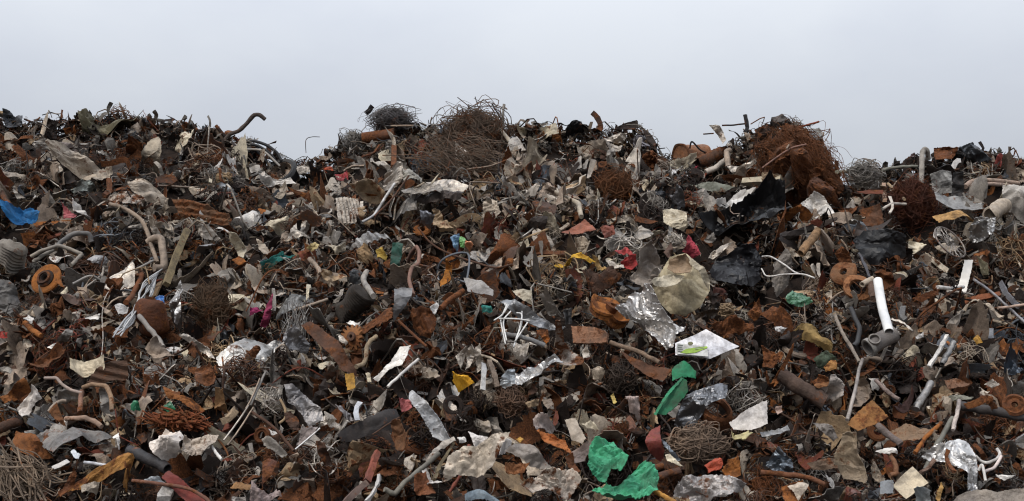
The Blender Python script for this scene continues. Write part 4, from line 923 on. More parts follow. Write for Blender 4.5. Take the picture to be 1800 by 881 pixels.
B('B4', '1410,640 1415,700', 10, PK, 'blue-grey square stake end', (.17, .18, .2), 'w', rust=0, th=.06, off=.42)
S('B4', '320,810 390,770 470,820 440,870 350,860', CS, 'moss-green flat scrap', (.09, .12, .08), 'p', rust=.15, off=.38)
S('B4', '385,860 430,815 465,815 460,881 400,890', CS, 'amber folded flap beside the moss-green scrap', (.33, .17, .06), 'r', rust=.35, off=.42)
S('A4', '1060,840 1100,820 1110,870 1065,880', CS, 'tiny white crumple beside the foil', 'white', 'p', rust=0, off=.4)
# --- row C, left
S('C1', '88,282 140,250 182,222 222,198 252,226 272,262 230,282 192,302 168,340 142,366 110,332', RA, 'white three-cornered cloth', (.68, .63, .58), 'c', rust=.08, tilt=20, cr=1.0, fine=1.4, off=.52)
S('C1', '60,562 76,500 92,430 150,446 222,472 270,540 332,612 260,620 200,606 130,582', PL, 'big orange-brown sheet, lower left', (.24, .095, .035), 'r', rust=.45, tilt=15, cr=.5, fine=.6, off=.52, step=20)
S('C1', '192,442 250,412 312,412 420,440 520,420 682,428 660,470 560,500 432,560 380,584 332,604 270,540 222,474', TP, 'grey-topped bent car panel', (.21, .20, .19), 'p', rust=.3, tilt=40, cr=.6, fine=.8, off=.56, step=24)
S('C1', '300,332 330,290 352,268 372,320 400,392 412,420 380,406 336,376', CS, 'rust-coloured leaf-shaped flap', (.20, .09, .04), 'r', rust=.5, tilt=10, cr=.5, off=.6)
R('C1', '-10,432 60,408 122,378', 8, BP, 'wide brown pipe at the lower left edge', 'brown', 'r', rust=.4, off=.48, sides=16, hollow=.8)
S('C1', '1020,192 1062,186 1112,178 1116,230 1180,232 1234,262 1212,292 1192,316 1130,280 1052,260', CS, 'orange-brown folded plates', 'orange', 'r', rust=.55, cr=1.4, off=.52)
W('C1', 1095, 385, 150, 36, 'carpet_roll', 'red-brown shaggy roll', (.17, .05, .02), n=260, rad=.01, mat='c', rust=.5, off=.5, seg=12, flow=(1, 0, -.12), curl=.5, cat='carpet roll')
S('C1', '942,442 968,412 992,398 1042,426 1102,430 1132,482 1126,530 1120,572 1060,600 1002,626 966,600 940,560', CS, 'big white crumpled sheet, lower left', (.70, .64, .58), 'p', rust=.14, tilt=18, cr=1.1, fine=1.5, off=.6, step=22)
S('C1', '1140,470 1190,490 1290,470 1352,480 1330,530 1290,560 1242,606 1180,590 1130,560', CS, 'pale puckered sheet right of the white one', (.42, .36, .30), 'p', rust=.2, cr=1.5, fine=1.8, off=.55, step=20)
R('C1', '1312,540 1340,585 1372,622', 2.6, BP, 'white forked stalk', 'white', 'p', rust=0, off=.62)
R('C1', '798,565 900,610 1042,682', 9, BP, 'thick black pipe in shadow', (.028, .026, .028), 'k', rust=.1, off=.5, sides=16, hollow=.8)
S('C1', '1000,738 1020,712 1044,692 1120,742 1180,800 1292,890 1180,900 1090,820', PL, 'dark red painted panel', (.20, .045, .035), 'p', rust=.15, tilt=20, cr=.3, fine=.5, off=.58, step=16)
B('C1', '1040,812 1012,892', 20, PK, 'whitewashed post end', (.55, .52, .48), 'w', rust=0, th=.12, off=.6)
S('C1', '480,662 560,658 640,652 702,640 790,676 872,722 790,742 702,762 640,722 560,712', CS, 'orange-yellow pleated sheet', (.40, .20, .06), 'r', rust=.45, tilt=35, cr=1.4, fine=1.4, off=.55, step=22)
S('C1', '498,792 560,772 622,740 612,782 600,822 550,822 508,834', CS, 'beige-grey small torn sheet', (.36, .31, .25), 'p', rust=.1, tilt=25, cr=.8, off=.52)
R('F', '232,845 290,852 335,860 362,876 372,890', 3, BP, 'long rusty rod reaching under the red panel', (.2, .1, .07), 'r', rust=.4, off=.68, n=34)
W('C1', 110, 730, 175, 140, WT, 'dry brown wire thicket in the bottom corner', (.20, .15, .11), n=110, rad=.0075, mat='r', rust=.2, off=.5, curl=.5, flow=(1, -.2, -.35), depth=70)
W('C1', 120, 760, 170, 110, WT, 'second wire thicket, steeper, in the bottom corner', (.26, .2, .15), n=60, rad=.008, mat='r', rust=.2, off=.55, curl=.7, flow=(.5, -.2, -1), depth=60)
S('C1', '808,282 836,266 862,280 868,302 830,312 806,304', CS, 'bright green chip', (.03, .18, .09), 'f', rust=0, off=.5)
S('C1', '1002,280 1060,270 1090,310 1050,330 1020,315', CS, 'bottle-green chip', (.015, .14, .06), 'f', rust=0, off=.48)
S('C1', '1425,800 1452,776 1482,758 1540,758 1592,770 1570,800 1540,822 1480,816', PL, 'rust-tan oval lid', (.30, .17, .08), 'r', rust=.35, tilt=38, cr=.4, off=.55)
S('C1', '0,225 60,190 140,140 200,190 110,230 30,260', CS, 'orange rolled sheet above the white cloth', 'orange', 'r', rust=.55, cr=1, bowl=-.6, off=.46)
R('C1', '275,118 350,120 390,165 440,195 510,212', 2.6, BP, 'thin pinkish branching tube', (.3, .24, .21), 'p', rust=.15, off=.6)
R('C1', '505,200 500,260 495,330', 4, BP, 'upright rusty pink pipe', (.25, .14, .10), 'r', rust=.3, off=.6)
R('C1', '515,180 570,160 660,170 690,250 690,320', 3.6, BP, 'tan arch of pipe', (.3, .2, .13), 'r', rust=.25, off=.6)
R('C1', '405,370 520,365 580,385 630,420', 4, BP, 'tan curved handle-like pipe', (.3, .21, .16), 'r', rust=.2, off=.66)
R('C1', '300,330 340,280 380,260 405,262', 3, BP, 'ash-grey crook of pipe', 'taupe', 'p', rust=.1, off=.6)
S('C1', '435,560 455,545 500,600 490,640 460,620', CS, 'blue-white shard below the car panel', (.5, .53, .57), 'f', rust=0, off=.6)
B('C1', '330,680 415,640', 6, ST, 'white stub below the car panel', 'white', 'p', rust=.05, th=.04, off=.6)
R('C1', '520,640 590,648 660,660', 2.5, BP, 'blue-white thin tube', (.5, .52, .56), 'p', rust=0, off=.62)
S('C1', '700,470 735,462 740,550 725,520', CS, 'tiny white peg', 'white', 'p', rust=0, off=.58)
S('C1', '360,840 430,730 480,680 480,730 430,800 380,860', PL, 'rust-brown upright blade', 'rust', 'r', rust=.5, tilt=12, off=.55)
S('C1', '860,740 980,725 1000,750 960,770 880,765', CS, 'pale blue-grey curl above the red panel', (.42, .45, .47), 'p', rust=.05, bowl=-.9, off=.58)
B('C1', '1370,390 1450,320', 11, PK, 'fawn cardboard-like block', (.33, .25, .17), 'w', rust=.05, th=.06, off=.56)
S('C1', '1330,240 1380,230 1420,310 1390,345 1330,300', CS, 'tan bent flap', (.27, .16, .08), 'r', rust=.35, off=.5)
R('C1', '1540,290 1450,420 1385,505', 1.6, RO, 'pale thin rod, upper of a parallel pair', 'pale', 'm', rust=.1, off=.62)
R('C1', '1570,300 1480,440 1410,535', 1.6, RO, 'pale thin rod, lower of a parallel pair', 'taupe', 'm', rust=.1, off=.62)
R('C1', '1610,120 1560,240 1520,310', 1.4, RO, 'thin rod rising from the parallel pair', 'taupe', 'm', rust=.1, off=.62)
S('C1', '1210,60 1300,20 1330,110 1310,170 1230,160', PL, 'brown rust plate left of the silver panel', (.17, .08, .045), 'r', rust=.5, off=.42)
S('C1', '1430,880 1440,850 1520,860 1510,830 1525,900', CS, 'grey fin at the bottom edge', 'grey', 'm', rust=.05, off=.6)
# --- row C, centre left
S('C2', '206,162 250,160 292,182 360,250 442,322 452,382 410,400 362,422 340,380 322,342 282,292 240,262', CS, 'long grey folded sheet', (.30, .29, .29), 'm', rust=.1, tilt=20, cr=.7, fine=1, off=.58, step=20)
S('C2', '530,402 600,388 702,380 772,350 832,302 902,268 922,320 902,402 800,442 702,472 620,480 562,462', TP, 'big blackened curved half-pipe', (.038, .034, .034), 'p', rust=.15, tilt=20, cr=.3, fine=.4, bowl=-.7, off=.5, step=20)
S('C2', '525,290 570,270 620,330 640,385 590,380 545,335', CS, 'grey fin rising from the half-pipe', (.27, .26, .27), 'm', rust=.06, off=.54)
B('C2', '680,270 665,380', 9, ST, 'white upright slat in front of the half-pipe', (.6, .62, .65), 'p', rust=.03, th=.02, off=.62)
S('C2', '972,188 1006,196 1042,230 1100,282 1152,342 1186,402 1212,462 1170,476 1122,472 1092,412 1062,352 1020,302 990,252', CS, 'white sheet flecked with grey', (.50, .51, .52), 'p', rust=.06, tilt=22, cr=.9, fine=2.2, off=.62, step=26)
S('C2', '586,92 640,88 648,130 652,182 622,192 600,196', PK, 'mustard-yellow board end', (.48, .27, .06), 'w', rust=.1, tilt=15, cr=.3, off=.58)
S('C2', '1240,112 1290,98 1342,94 1390,142 1342,162 1302,182 1252,162', CS, 'bright amber-yellow crumple', (.58, .31, .03), 'c', rust=.03, tilt=25, cr=1.2, fine=1.5, off=.6, step=20)
S('C2', '918,262 960,246 992,252 1002,312 966,318 938,322', RA, 'rose-pink cloth', (.42, .14, .14), 'c', rust=0, cr=1.2, off=.58)
S('C2', '868,402 902,380 932,380 946,420 962,462 1010,462 1054,462 1000,512 942,562 900,560 880,542', PL, 'rust-brown corner plate', (.19, .095, .05), 'r', rust=.35, tilt=15, cr=.6, off=.58, step=18)
S('C2', '1186,742 1200,690 1222,622 1320,560 1382,550 1440,532 1502,522 1612,526 1560,590 1502,652 1450,672 1402,682 1340,680 1282,692', TP, 'cream enamel sheet with an orange rust patch', (.62, .55, .46), 'p', rust=.36, tilt=28, cr=.7, fine=1.2, off=.62, step=28)
R('F', '676,861 694,868 712,847 742,822 772,796', 4.3, BP, 'olive-grey pole with a bent end', (.2, .19, .16), 'p', rust=.12, off=.72, n=34)
B('C2', '790,572 770,660 722,760', 10, CB, 'red-brown upper half of a long bar', (.24, .075, .05), 'p', rust=.25, th=.04, off=.62)
B('C2', '720,765 640,850 560,930', 10, CB, 'greyed lower half of the long red-brown bar', (.16, .11, .09), 'p', rust=.25, th=.04, off=.62)
S('C2', '1068,602 1120,560 1182,512 1252,468 1272,500 1220,530 1150,562 1092,622', ST, 'pale grey bowed strip', 'pale', 'p', rust=.1, tilt=25, cr=.5, bowl=-.5, off=.62)
B('C2', '1262,520 1200,630 1140,745', 5, PK, 'olive-brown flat stick', (.2, .16, .1), 'w', rust=.1, th=.03, off=.66)
B('C2', '800,720 758,800 715,890', 5, ST, 'pale rod leaning at the bottom edge', (.45, .44, .43), 'p', rust=.05, th=.04, off=.7)
S('C2', '1328,798 1400,800 1472,818 1545,850 1520,872 1440,862 1332,836', CS, 'slate-blue curled lid', (.19, .24, .28), 'p', rust=.05, tilt=30, cr=.4, bowl=-.8, off=.66)
S('C2', '210,330 250,320 300,380 300,450 260,440 220,390', PL, 'dark brown flap under the grey folded sheet', 'brown', 'r', rust=.4, off=.48)
R('C2', '278,560 350,500 432,430', 1.5, RO, 'gleaming thin strip', 'white', 's', rust=0, off=.66)
S('C2', '285,520 320,440 420,425 400,470 330,510', CS, 'pinkish-grey ripped cover', (.3, .26, .25), 'p', rust=.1, off=.56)
R('C2', '10,330 150,430 270,570', 2.6, RO, 'brown slim pole low on the left', 'brown', 'r', rust=.2, off=.6)
R('C2', '95,80 40,200 0,290', 2.2, RO, 'steel rod slanting at mid left', 'grey', 'm', rust=.1, off=.58)
R('C2', '185,250 215,310 215,365 180,400', 2.2, RO, 'tan hook-ended rod', 'tan', 'r', rust=.2, off=.58)
R('C2', '850,172 940,90 1042,0', 2.6, RO, 'gleaming straight bar beside the white enamel', 'white', 'p', rust=0, off=.66)
R('C2', '755,470 860,400 925,362', 1.4, RO, 'dark thin rod over the corner plate', 'brown', 'r', rust=.2, off=.72)
S('C2', '1350,450 1400,470 1480,490 1430,520 1390,545', CS, 'white arrowhead-shaped scrap', (.6, .57, .55), 'p', rust=.05, cr=.7, off=.58)
S('C2', '1285,480 1330,470 1340,510 1295,520', CS, 'shiny white ball of foil', 'white', 'f', rust=0, cr=1.4, bowl=-1, off=.6)
S('C2', '1010,740 1080,720 1150,830 1110,850 1020,810', PL, 'orange-brown square flap', (.26, .11, .06), 'r', rust=.4, off=.6)
S('C2', '1060,690 1090,680 1200,820 1170,830 1090,760', ST, 'white narrow torn strip', (.6, .57, .55), 'p', rust=.05, cr=.7, off=.66)
S('C2', '0,790 60,820 140,830 190,880 0,890', CS, 'pink-flecked crushed sheet at the bottom edge', (.38, .3, .28), 'p', rust=.2, cr=1.5, fine=2, off=.55)
S('C2', '80,510 140,510 210,550 180,575 90,545', CS, 'dull grey ribbed cowl', 'grey', 'p', rust=.1, corr=90, corr_dir=1.2, off=.54)
S('C2', '80,610 130,600 165,640 130,720 80,740', CS, 'dark rust drum end', (.14, .06, .04), 'r', rust=.5, bowl=-.8, off=.5)
S('C2', '410,510 470,530 500,640 460,660 420,590', PL, 'brown upright plate low in the middle', 'brown', 'r', rust=.4, tilt=8, off=.5)
S('C2', '720,95 740,90 745,140 725,140', CS, 'tiny cream chip', 'cream', 'p', rust=0, off=.58)
S('C2', '1560,110 1600,70 1640,60 1640,150 1580,180 1545,160', CS, 'bluish grey cap left of the silver sheet', (.38, .41, .43), 'm', rust=.03, off=.56)
B('C2', '1480,20 1505,100 1530,175', 8, PK, 'brown-grey post right of the silver fins', (.19, .15, .12), 'w', rust=.1, th=.06, off=.56)
B('C2', '1445,30 1440,190', 9, ST, 'silver upright strip left of the brown-grey post', 'silver', 'm', rust=.03, th=.02, off=.58)
# --- row C, centre right
S('C3', '212,452 250,436 292,430 360,452 432,482 442,530 430,582 410,610 390,642 340,600 282,570 250,510', RA, 'burnt-orange stiff cloth', (.36, .13, .045), 'c', rust=.15, tilt=18, cr=1.2, wr=.8, fine=1.4, off=.64, step=22)
S('C3', '28,562 60,542 92,528 200,552 280,610 352,672 270,662 180,652 100,606', PL, 'grey-brown sail-shaped sheet', (.27, .24, .215), 'p', rust=.15, tilt=28, cr=.5, fine=.5, off=.62, step=20)
S('C3', '398,382 430,374 462,368 496,430 528,490 502,522 470,510 440,502 420,440', PL, 'pale beige leaning board', (.42, .37, .31), 'p', rust=.08, tilt=15, cr=.3, fine=.5, off=.66)
S('C3', '560,556 590,522 622,500 660,486 690,474 716,524 742,572 770,620 802,662 770,690 742,702 716,680 682,660 666,700 640,732 596,712 560,682 540,652', 'tarpaulin', 'upper fold of the green tarpaulin', (.07, .37, .20), 'p', rust=.08, tilt=30, cr=.8, fine=1.1, wr=2.4, base_px=(1110, 850), off=.84, step=26, cat='tarpaulin')
_tp = HERO.pop()['o']
S('C3', '590,752 640,724 682,700 722,724 762,742 820,712 872,690 912,742 952,802 944,884 830,890 722,886 676,840 640,800', 'tarpaulin', 'emerald green crumpled tarpaulin in two lobes', (.075, .39, .215), 'p', rust=.1, tilt=38, cr=.9, fine=1.2, wr=2.6, off=.72, step=28, cat='tarpaulin')
_lo = HERO[-1]['o']
_tp.name = 'upper_fold'; _tp.parent = _lo; _tp.location = _tp.location - _lo.location
del _tp['category']
S('C3', '112,832 150,790 202,760 270,722 332,700 392,690 442,690 476,720 502,752 462,792 422,832 360,806 300,802 240,822 180,842', CS, 'cream and orange crushed sheet, bottom centre', (.52, .46, .40), 'p', rust=.42, tilt=30, cr=1.4, fine=1.8, off=.64, step=26)
S('C3', '898,482 920,430 952,390 976,440 992,500 1002,562 982,600 958,622 920,582', TP, 'dark red curved panel', (.21, .05, .04), 'p', rust=.3, tilt=10, cr=.4, bowl=-.8, off=.6, step=18)
S('C3', '1080,332 1110,270 1172,212 1240,190 1330,162 1402,140 1404,200 1396,282 1330,296 1272,322 1230,362 1192,392 1120,386 1060,382', CS, 'wrinkled lead-grey sheet', (.20, .205, .215), 's', rust=.06, tilt=20, cr=.8, fine=1.6, wr=1, off=.58, step=28)
W('C3', 1215, 530, 215, 110, WT, 'bed of tangled pale-brown wire', (.24, .175, .13), n=570, rad=0.0050, mat='r', rust=.2, off=.45, depth=50)
S('F', '1282,744 1310,722 1346,701 1350,745 1322,757 1290,756', PL, 'white board speckled with dirt', (.62, .59, .56), 'p', rust=.12, tilt=24, cr=.25, fine=1.2, off=.64, step=20)
S('C3', '1062,832 1082,760 1122,720 1182,700 1242,696 1302,700 1380,716 1452,740 1522,770 1462,820 1402,862 1330,872 1252,890 1150,880', CS, 'dirty silver crushed tank, bottom edge', (.40, .38, .37), 'm', rust=.38, tilt=28, cr=1.1, fine=1.4, bowl=-.6, off=.62, step=28)
S('C3', '1280,642 1320,624 1372,620 1374,660 1352,690 1300,692', CS, 'red-orange wedge', (.42, .08, .04), 'p', rust=.15, off=.66)
S('C3', '1372,700 1420,650 1482,632 1484,700 1462,736 1410,732', CS, 'orange wedge beside the red one', (.36, .14, .04), 'r', rust=.4, off=.66)
R('C3', '870,706 940,680 1002,662', 6, BP, 'dark brown pipe right of the green tarpaulin', 'brown', 'r', rust=.4, off=.6)
R('C3', '915,755 1000,720 1110,690', 7, BP, 'second dark brown pipe right of the green tarpaulin, lower and longer', (.105, .06, .045), 'r', rust=.35, off=.62)
R('C3', '950,818 1010,850 1085,892', 4.4, BP, 'amber rod at the bottom edge', (.42, .22, .06), 'r', rust=.25, off=.75)
S('C3', '980,470 1010,500 1060,570 1110,610 1080,620 1020,550', ST, 'steel-blue sliver', (.3, .35, .4), 'm', rust=0, off=.64)
S('C3', '1020,590 1050,585 1130,670 1090,660 1030,630', CS, 'cream scallop beside the wire bed', 'cream', 'p', rust=.15, off=.62)
S('C3', '1430,450 1530,450 1540,490 1490,525 1450,490', CS, 'pale yellow crushed cup', (.55, .5, .28), 'p', rust=.1, cr=1.3, off=.6)
S('C3', '430,560 520,540 545,580 500,660 460,650', CS, 'dusky grey warped leaf left of the green tarpaulin', (.22, .18, .165), 'p', rust=.15, cr=.9, off=.6)
S('C3', '400,610 440,600 495,700 470,720 420,660', ST, 'rusty slat at the orange cloth foot', 'rust', 'r', rust=.4, off=.64)
S('C3', '20,650 80,640 160,660 140,710 20,710', CS, 'rust-orange torn base', (.27, .12, .055), 'r', rust=.4, cr=1, off=.56)
S('C3', '200,390 260,375 340,380 300,410 220,450', CS, 'pink-white shreds above the orange cloth', (.48, .41, .38), 'p', rust=.15, cr=1.5, fine=2, off=.56)
S('C3', '95,500 120,475 145,500 120,525', CS, 'little amber chip', (.55, .3, .05), 'p', rust=0, off=.58)
S('C3', '0,520 60,500 70,540 0,565', CS, 'white rag end', (.6, .58, .56), 'c', rust=0, off=.56)
S('C3', '500,400 580,395 600,420 530,425', CS, 'ivory flake right of the leaning board', 'cream', 'p', rust=.05, off=.58)
S('C3', '560,60 610,50 650,90 620,120 570,110', CS, 'bone-grey creased flake', 'beige', 'p', rust=.1, cr=1.2, off=.5)
S('C3', '680,230 700,215 720,270 705,290', CS, 'yellow slim chip', (.5, .38, .12), 'p', rust=.1, off=.52)
S('C3', '150,270 240,250 230,285 170,300', CS, 'sandy flat chip', 'tan', 'p', rust=.1, off=.52)
S('C3', '255,250 310,240 330,290 290,320', CS, 'drab brown chip', 'taupe', 'p', rust=.15, off=.52)
S('C3', '770,240 820,200 860,250 860,330 800,320', CS, 'pinkish white tattered clump', (.45, .36, .33), 'p', rust=.3, cr=1.6, fine=2, off=.5)
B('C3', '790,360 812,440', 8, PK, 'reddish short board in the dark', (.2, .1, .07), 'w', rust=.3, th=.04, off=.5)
W('C3', 60, 260, 90, 90, WT, 'brown bristly coil', (.16, .10, .07), n=225, rad=0.0050, mat='r', rust=.3, off=.45)
W('C3', 740, 115, 90, 85, WT, 'dark brown bristly lump', (.06, .045, .036), n=330, rad=0.0058, mat='r', rust=.2, off=.42)
# --- row C, right
S('C4', '528,404 560,360 602,322 640,290 682,254 730,300 782,350 740,380 702,402 640,430 590,452', PL, 'tan-orange rusty square plate', (.30, .145, .055), 'r', rust=.4, tilt=25, cr=.25, fine=1, off=.62, step=20)
S('C4', '464,602 480,560 500,530 520,482 560,474 612,482 606,540 602,592 624,640 650,732 642,772 580,752 500,742 480,700 460,662', CS, 'cream-edged bent sheet with a brown face', (.33, .26, .18), 'p', rust=.32, tilt=12, cr=.6, fine=1.4, bowl=.6, off=.66, step=24)
S('C4', '808,792 860,730 932,670 980,716 1032,772 962,820 892,872 850,834', 'ceramic_tile', 'gold-grey square tile', (.33, .29, .22), 'm', rust=.08, tilt=28, cr=.08, fine=.8, off=.72, step=20, th=.025, cat='tile', ragged=.05)
S('C4', '1018,562 1050,536 1092,520 1160,498 1232,480 1292,500 1312,560 1332,622 1336,720 1342,812 1300,820 1270,832 1264,770 1260,722 1226,680 1192,652 1130,622 1060,602', FI, 'bright silver draped sheet, lower right', (.46, .46, .46), 's', rust=.06, tilt=22, cr=.5, fine=.25, wr=1.6, bowl=-.3, off=.74, step=32)
B('C4', '1150,560 1170,620 1190,700', 6, ST, 'rusty flake lying on the silver draped sheet', 'rust', 'r', rust=.7, th=.02, off=.9)
R('C4', '1222,292 1400,322 1640,362', 7.5, BP, 'long dark pipe at the right edge', (.06, .055, .055), 'p', rust=.12, off=.6, sides=16, hollow=.85)
R('F', '1516,631 1510,650 1504,684 1489,738', 3, BP, 'pale slim pole, lower right', (.32, .29, .27), 'p', rust=.08, off=.66)
R('C4', '-10,704 100,712 210,724 300,742 385,776', 4.6, BP, 'rusty rod low on the right', (.2, .085, .045), 'r', rust=.45, off=.7)
S('C4', '118,792 180,772 252,752 256,820 250,890 190,892 130,886', PL, 'rust-orange upright sheet at the bottom edge', 'orange', 'r', rust=.55, tilt=10, cr=.5, off=.64)
S('C4', '165,785 230,765 300,770 250,830 225,880 200,830', CS, 'cream triangular flap on the rust-orange sheet', (.55, .47, .38), 'p', rust=.12, tilt=10, cr=.5, off=.74)
R('C4', '1005,690 1090,520 1180,365', 4.6, BP, 'olive-grey pole behind the silver draped sheet', (.17, .165, .14), 'p', rust=.1, off=.6)
R('C4', '1180,442 1202,360 1220,258', 3.4, BP, 'bone-white knobbly stick', (.55, .48, .44), 'w', rust=.05, off=.66)
B('C4', '-10,472 80,450 162,430', 8, CB, 'grey trim bar in the shadow', (.4, .4, .4), 'm', rust=.05, th=.03, off=.6)
S('C4', '1110,865 1220,830 1402,800 1520,780 1640,740 1650,900 1400,910 1120,900', 'bark_slab', 'grey bark-like slab in the bottom corner', (.25, .22, .19), 'w', rust=.05, tilt=35, cr=.5, fine=2, bowl=-.4, off=.7, step=28, cat='slab')
S('C4', '738,552 770,545 850,560 845,585 770,580', CS, 'white plastic tube piece', 'white', 'f', rust=0, bowl=-1, off=.66)
S('C4', '728,762 770,752 812,750 812,832 770,834 734,836', PL, 'cool grey square flake', (.30, .32, .34), 'p', rust=.02, tilt=10, cr=.15, fine=0, off=.62)
R('C4', '1320,602 1360,636 1405,642 1450,620 1472,590 1452,556', 2.6, ST, 'white ribbon hooked beside the silver sheet', 'white', 'p', rust=0, off=.72)
R('C4', '1375,700 1440,670 1480,600', 2.4, ST, 'pink-white thin ribbon under the hook', (.6, .52, .5), 'p', rust=0, off=.72)
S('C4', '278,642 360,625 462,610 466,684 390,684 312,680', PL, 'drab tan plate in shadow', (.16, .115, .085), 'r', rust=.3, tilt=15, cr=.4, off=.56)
R('C4', '1340,690 1362,660 1385,755', 2.2, RO, 'white hairpin of tube at the silver sheet foot', 'white', 'p', rust=0, off=.82)
S('C4', '410,110 460,110 500,170 495,230 460,250 425,200 405,150', CS, 'white wrinkled pouch', (.55, .5, .46), 'p', rust=.15, tilt=10, cr=1.1, fine=2, off=.56, step=18)
S('C4', '310,150 350,100 405,110 400,170 350,190', CS, 'orange-tan rusted pouch', (.3, .14, .06), 'r', rust=.5, cr=1, off=.54)
S('C4', '80,300 115,295 125,330 95,345', CS, 'pale pink chip', (.45, .33, .28), 'p', rust=.1, off=.52)
S('C4', '0,100 60,130 110,60 140,0 150,30 120,110 60,160 0,140', ST, 'curled rust-orange strip', 'orange', 'r', rust=.6, cr=.8, off=.54)
R('C4', '110,100 240,180 390,270', 13, BP, 'wide dull tube under the rust strip', (.085, .06, .05), 'r', rust=.3, off=.46, sides=18, hollow=.85)
R('C4', '700,130 770,200 850,252', 3.4, BP, 'pinkish grey stick', (.27, .21, .19), 'w', rust=.1, off=.56)
R('C4', '950,310 990,240 1050,150', 6, BP, 'silver-grey pipe with a collar', (.33, .32, .31), 'm', rust=.05, off=.56)
R('C4', '700,400 770,460 860,530', 6, BP, 'greyish brown round bar', (.17, .14, .13), 'r', rust=.1, off=.6)
S('C4', '780,420 880,400 990,440 1080,470 1000,510 930,520 840,500', PL, 'rust-mottled brown deck plate', (.22, .15, .10), 'r', rust=.4, tilt=38, cr=.5, off=.5)
R('C4', '945,585 1010,490 1110,395', 3.4, BP, 'orange-brown rod beside the olive-grey pole', 'orange', 'r', rust=.4, off=.66)
R('C4', '770,560 820,640 830,710 790,720', 4, BP, 'rusty hook below the white tube', (.22, .11, .06), 'r', rust=.3, off=.62)
S('C4', '1130,140 1200,120 1290,150 1250,170 1150,190', CS, 'rusty edged flap near the right edge', (.25, .14, .09), 'r', rust=.35, cr=.8, off=.5)
S('C4', '1150,235 1230,222 1310,235 1260,258 1180,256', CS, 'sage-grey wing above the long dark pipe', (.17, .17, .14), 'p', rust=.1, tilt=35, off=.6)
S('C4', '1260,260 1360,250 1470,265 1500,300 1400,295 1290,290', CS, 'orange rusted rope-like scrap on the dark pipe', 'orange', 'r', rust=.7, cr=1.3, fine=1.5, off=.72)
S('C4', '10,650 60,600 110,560 130,580 180,620 190,690 120,705 70,690', CS, 'steel-blue glossy crumple', (.12, .14, .165), 's', rust=.05, tilt=18, cr=1.3, off=.56)
S('C4', '300,390 380,395 440,420 470,490 440,510 370,450', CS, 'mouse-grey bent plate', (.17, .155, .145), 'p', rust=.1, off=.5)
S('C4', '960,830 1030,800 1030,881 950,890', CS, 'blue-grey slip at the bottom edge', (.2, .22, .22), 'p', rust=.05, off=.66)
S('C4', '1070,860 1110,770 1125,800 1090,881', ST, 'amber narrow strip at the tile corner', (.42, .25, .08), 'p', rust=.2, off=.7)
B('C4', '980,700 1065,625', 6, PK, 'brown stick above the tile', (.2, .13, .1), 'w', rust=.2, th=.04, off=.66)
S('C4', '820,330 850,280 940,240 950,280 890,330 840,350', CS, 'dark maroon cup', (.06, .035, .033), 'r', rust=.2, bowl=.8, off=.48)
S('C4', '1440,720 1480,715 1560,735 1500,750', CS, 'white curled slip at the right', 'white', 'p', rust=0, off=.7)
S('C4', '1370,150 1430,130 1470,160 1420,180', CS, 'pearl-grey crumple near the right edge', 'pale', 'p', rust=.05, off=.5)
S('C4', '1500,0 1640,0 1640,90 1560,110 1490,60', CS, 'blue-black foil patch at the right edge', (.10, .12, .15), 's', rust=.03, cr=1.3, off=.44)

# ------------------------------------------------------------------ turned and assembled things
def disc(ro, ri, h, bulge=0.0):
    return lathe([(ri, 0), (ro * .7, bulge * .5), (ro, 0), (ro, h), (ro * .72, h + bulge), (ri, h + bulge)], 36)
# orange brake disc with its dark hub and a bright rim ring
M('B1', 290, 322, lathe([(.05, -.02), (.185, -.02), (.195, 0), (.195, .02), (.18, .03), (.1, .02), (.05, .03)], 40), 'brake_disc', 'orange rusted brake disc with a dark hub', (.29, .11, .03), (-.25, -.9, .42), 'r', .35, .66,
  parts=[('hub', lathe([(.03, .0), (.105, .0), (.11, .035), (.095, .05), (.045, .06), (.03, .03)], 32), 'dark', 'r', .3), ('hub_ring', lathe([(.06, .05), (.085, .05), (.085, .075), (.06, .075)], 28), 'brown', 'r', .5)], poly_r=20)
S('B1', '345,340 372,320 400,372 380,366', ST, 'pointed orange tongue on the brake disc', (.36, .13, .03), 'p', rust=.3, off=.62, tilt=10, cr=.3)
# pulley dish lying beside the silver foil
M('F', 1070, 549, lathe([(.05, 0), (.16, .0), (.225, .06), (.232, .06), (.232, .03), (.21, .0), (.215, -.05), (.18, -.08), (.05, -.08)], 40), 'pulley', 'orange grooved pulley beside the long silver foil', (.33, .125, .035), (.35, -.5, .75), 'r', .45, .40, dent=.12,
  parts=[('boss', lathe([(.03, .0), (.07, .0), (.07, .06), (.03, .06)], 24), 'rust', 'r', .5)], poly_r=22)
M('B4', 510, 300, lathe([(.05, 0), (.17, 0), (.18, .01), (.18, .03), (.16, .045), (.05, .04)], 32), 'ring_flange', 'brown flange plate with a dark bore', (.20, .10, .05), (-.5, -.55, .65), 'r', .4, .27, dent=.1, poly_r=16)
M('B4', 592, 392, lathe([(.10, 0), (.165, 0), (.175, .02), (.165, .05), (.10, .05)], 32), 'ring_flange', 'orange-brown clamp ring beside the long white pipe', (.28, .13, .06), (-.3, -.8, .5), 'r', .4, .3, dent=.1, poly_r=14)
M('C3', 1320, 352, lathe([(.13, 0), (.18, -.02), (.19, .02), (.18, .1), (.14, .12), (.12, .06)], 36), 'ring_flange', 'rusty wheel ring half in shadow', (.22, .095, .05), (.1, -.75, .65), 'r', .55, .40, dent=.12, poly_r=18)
M('C4', 1562, 292, lathe([(.03, 0), (.11, 0), (.115, .03), (.09, .05), (.07, .03), (.03, .045)], 28), 'ring_flange', 'small rust-red hub at the right edge', 'rust', (-.3, -.8, .4), 'r', .6, .66, poly_r=11)
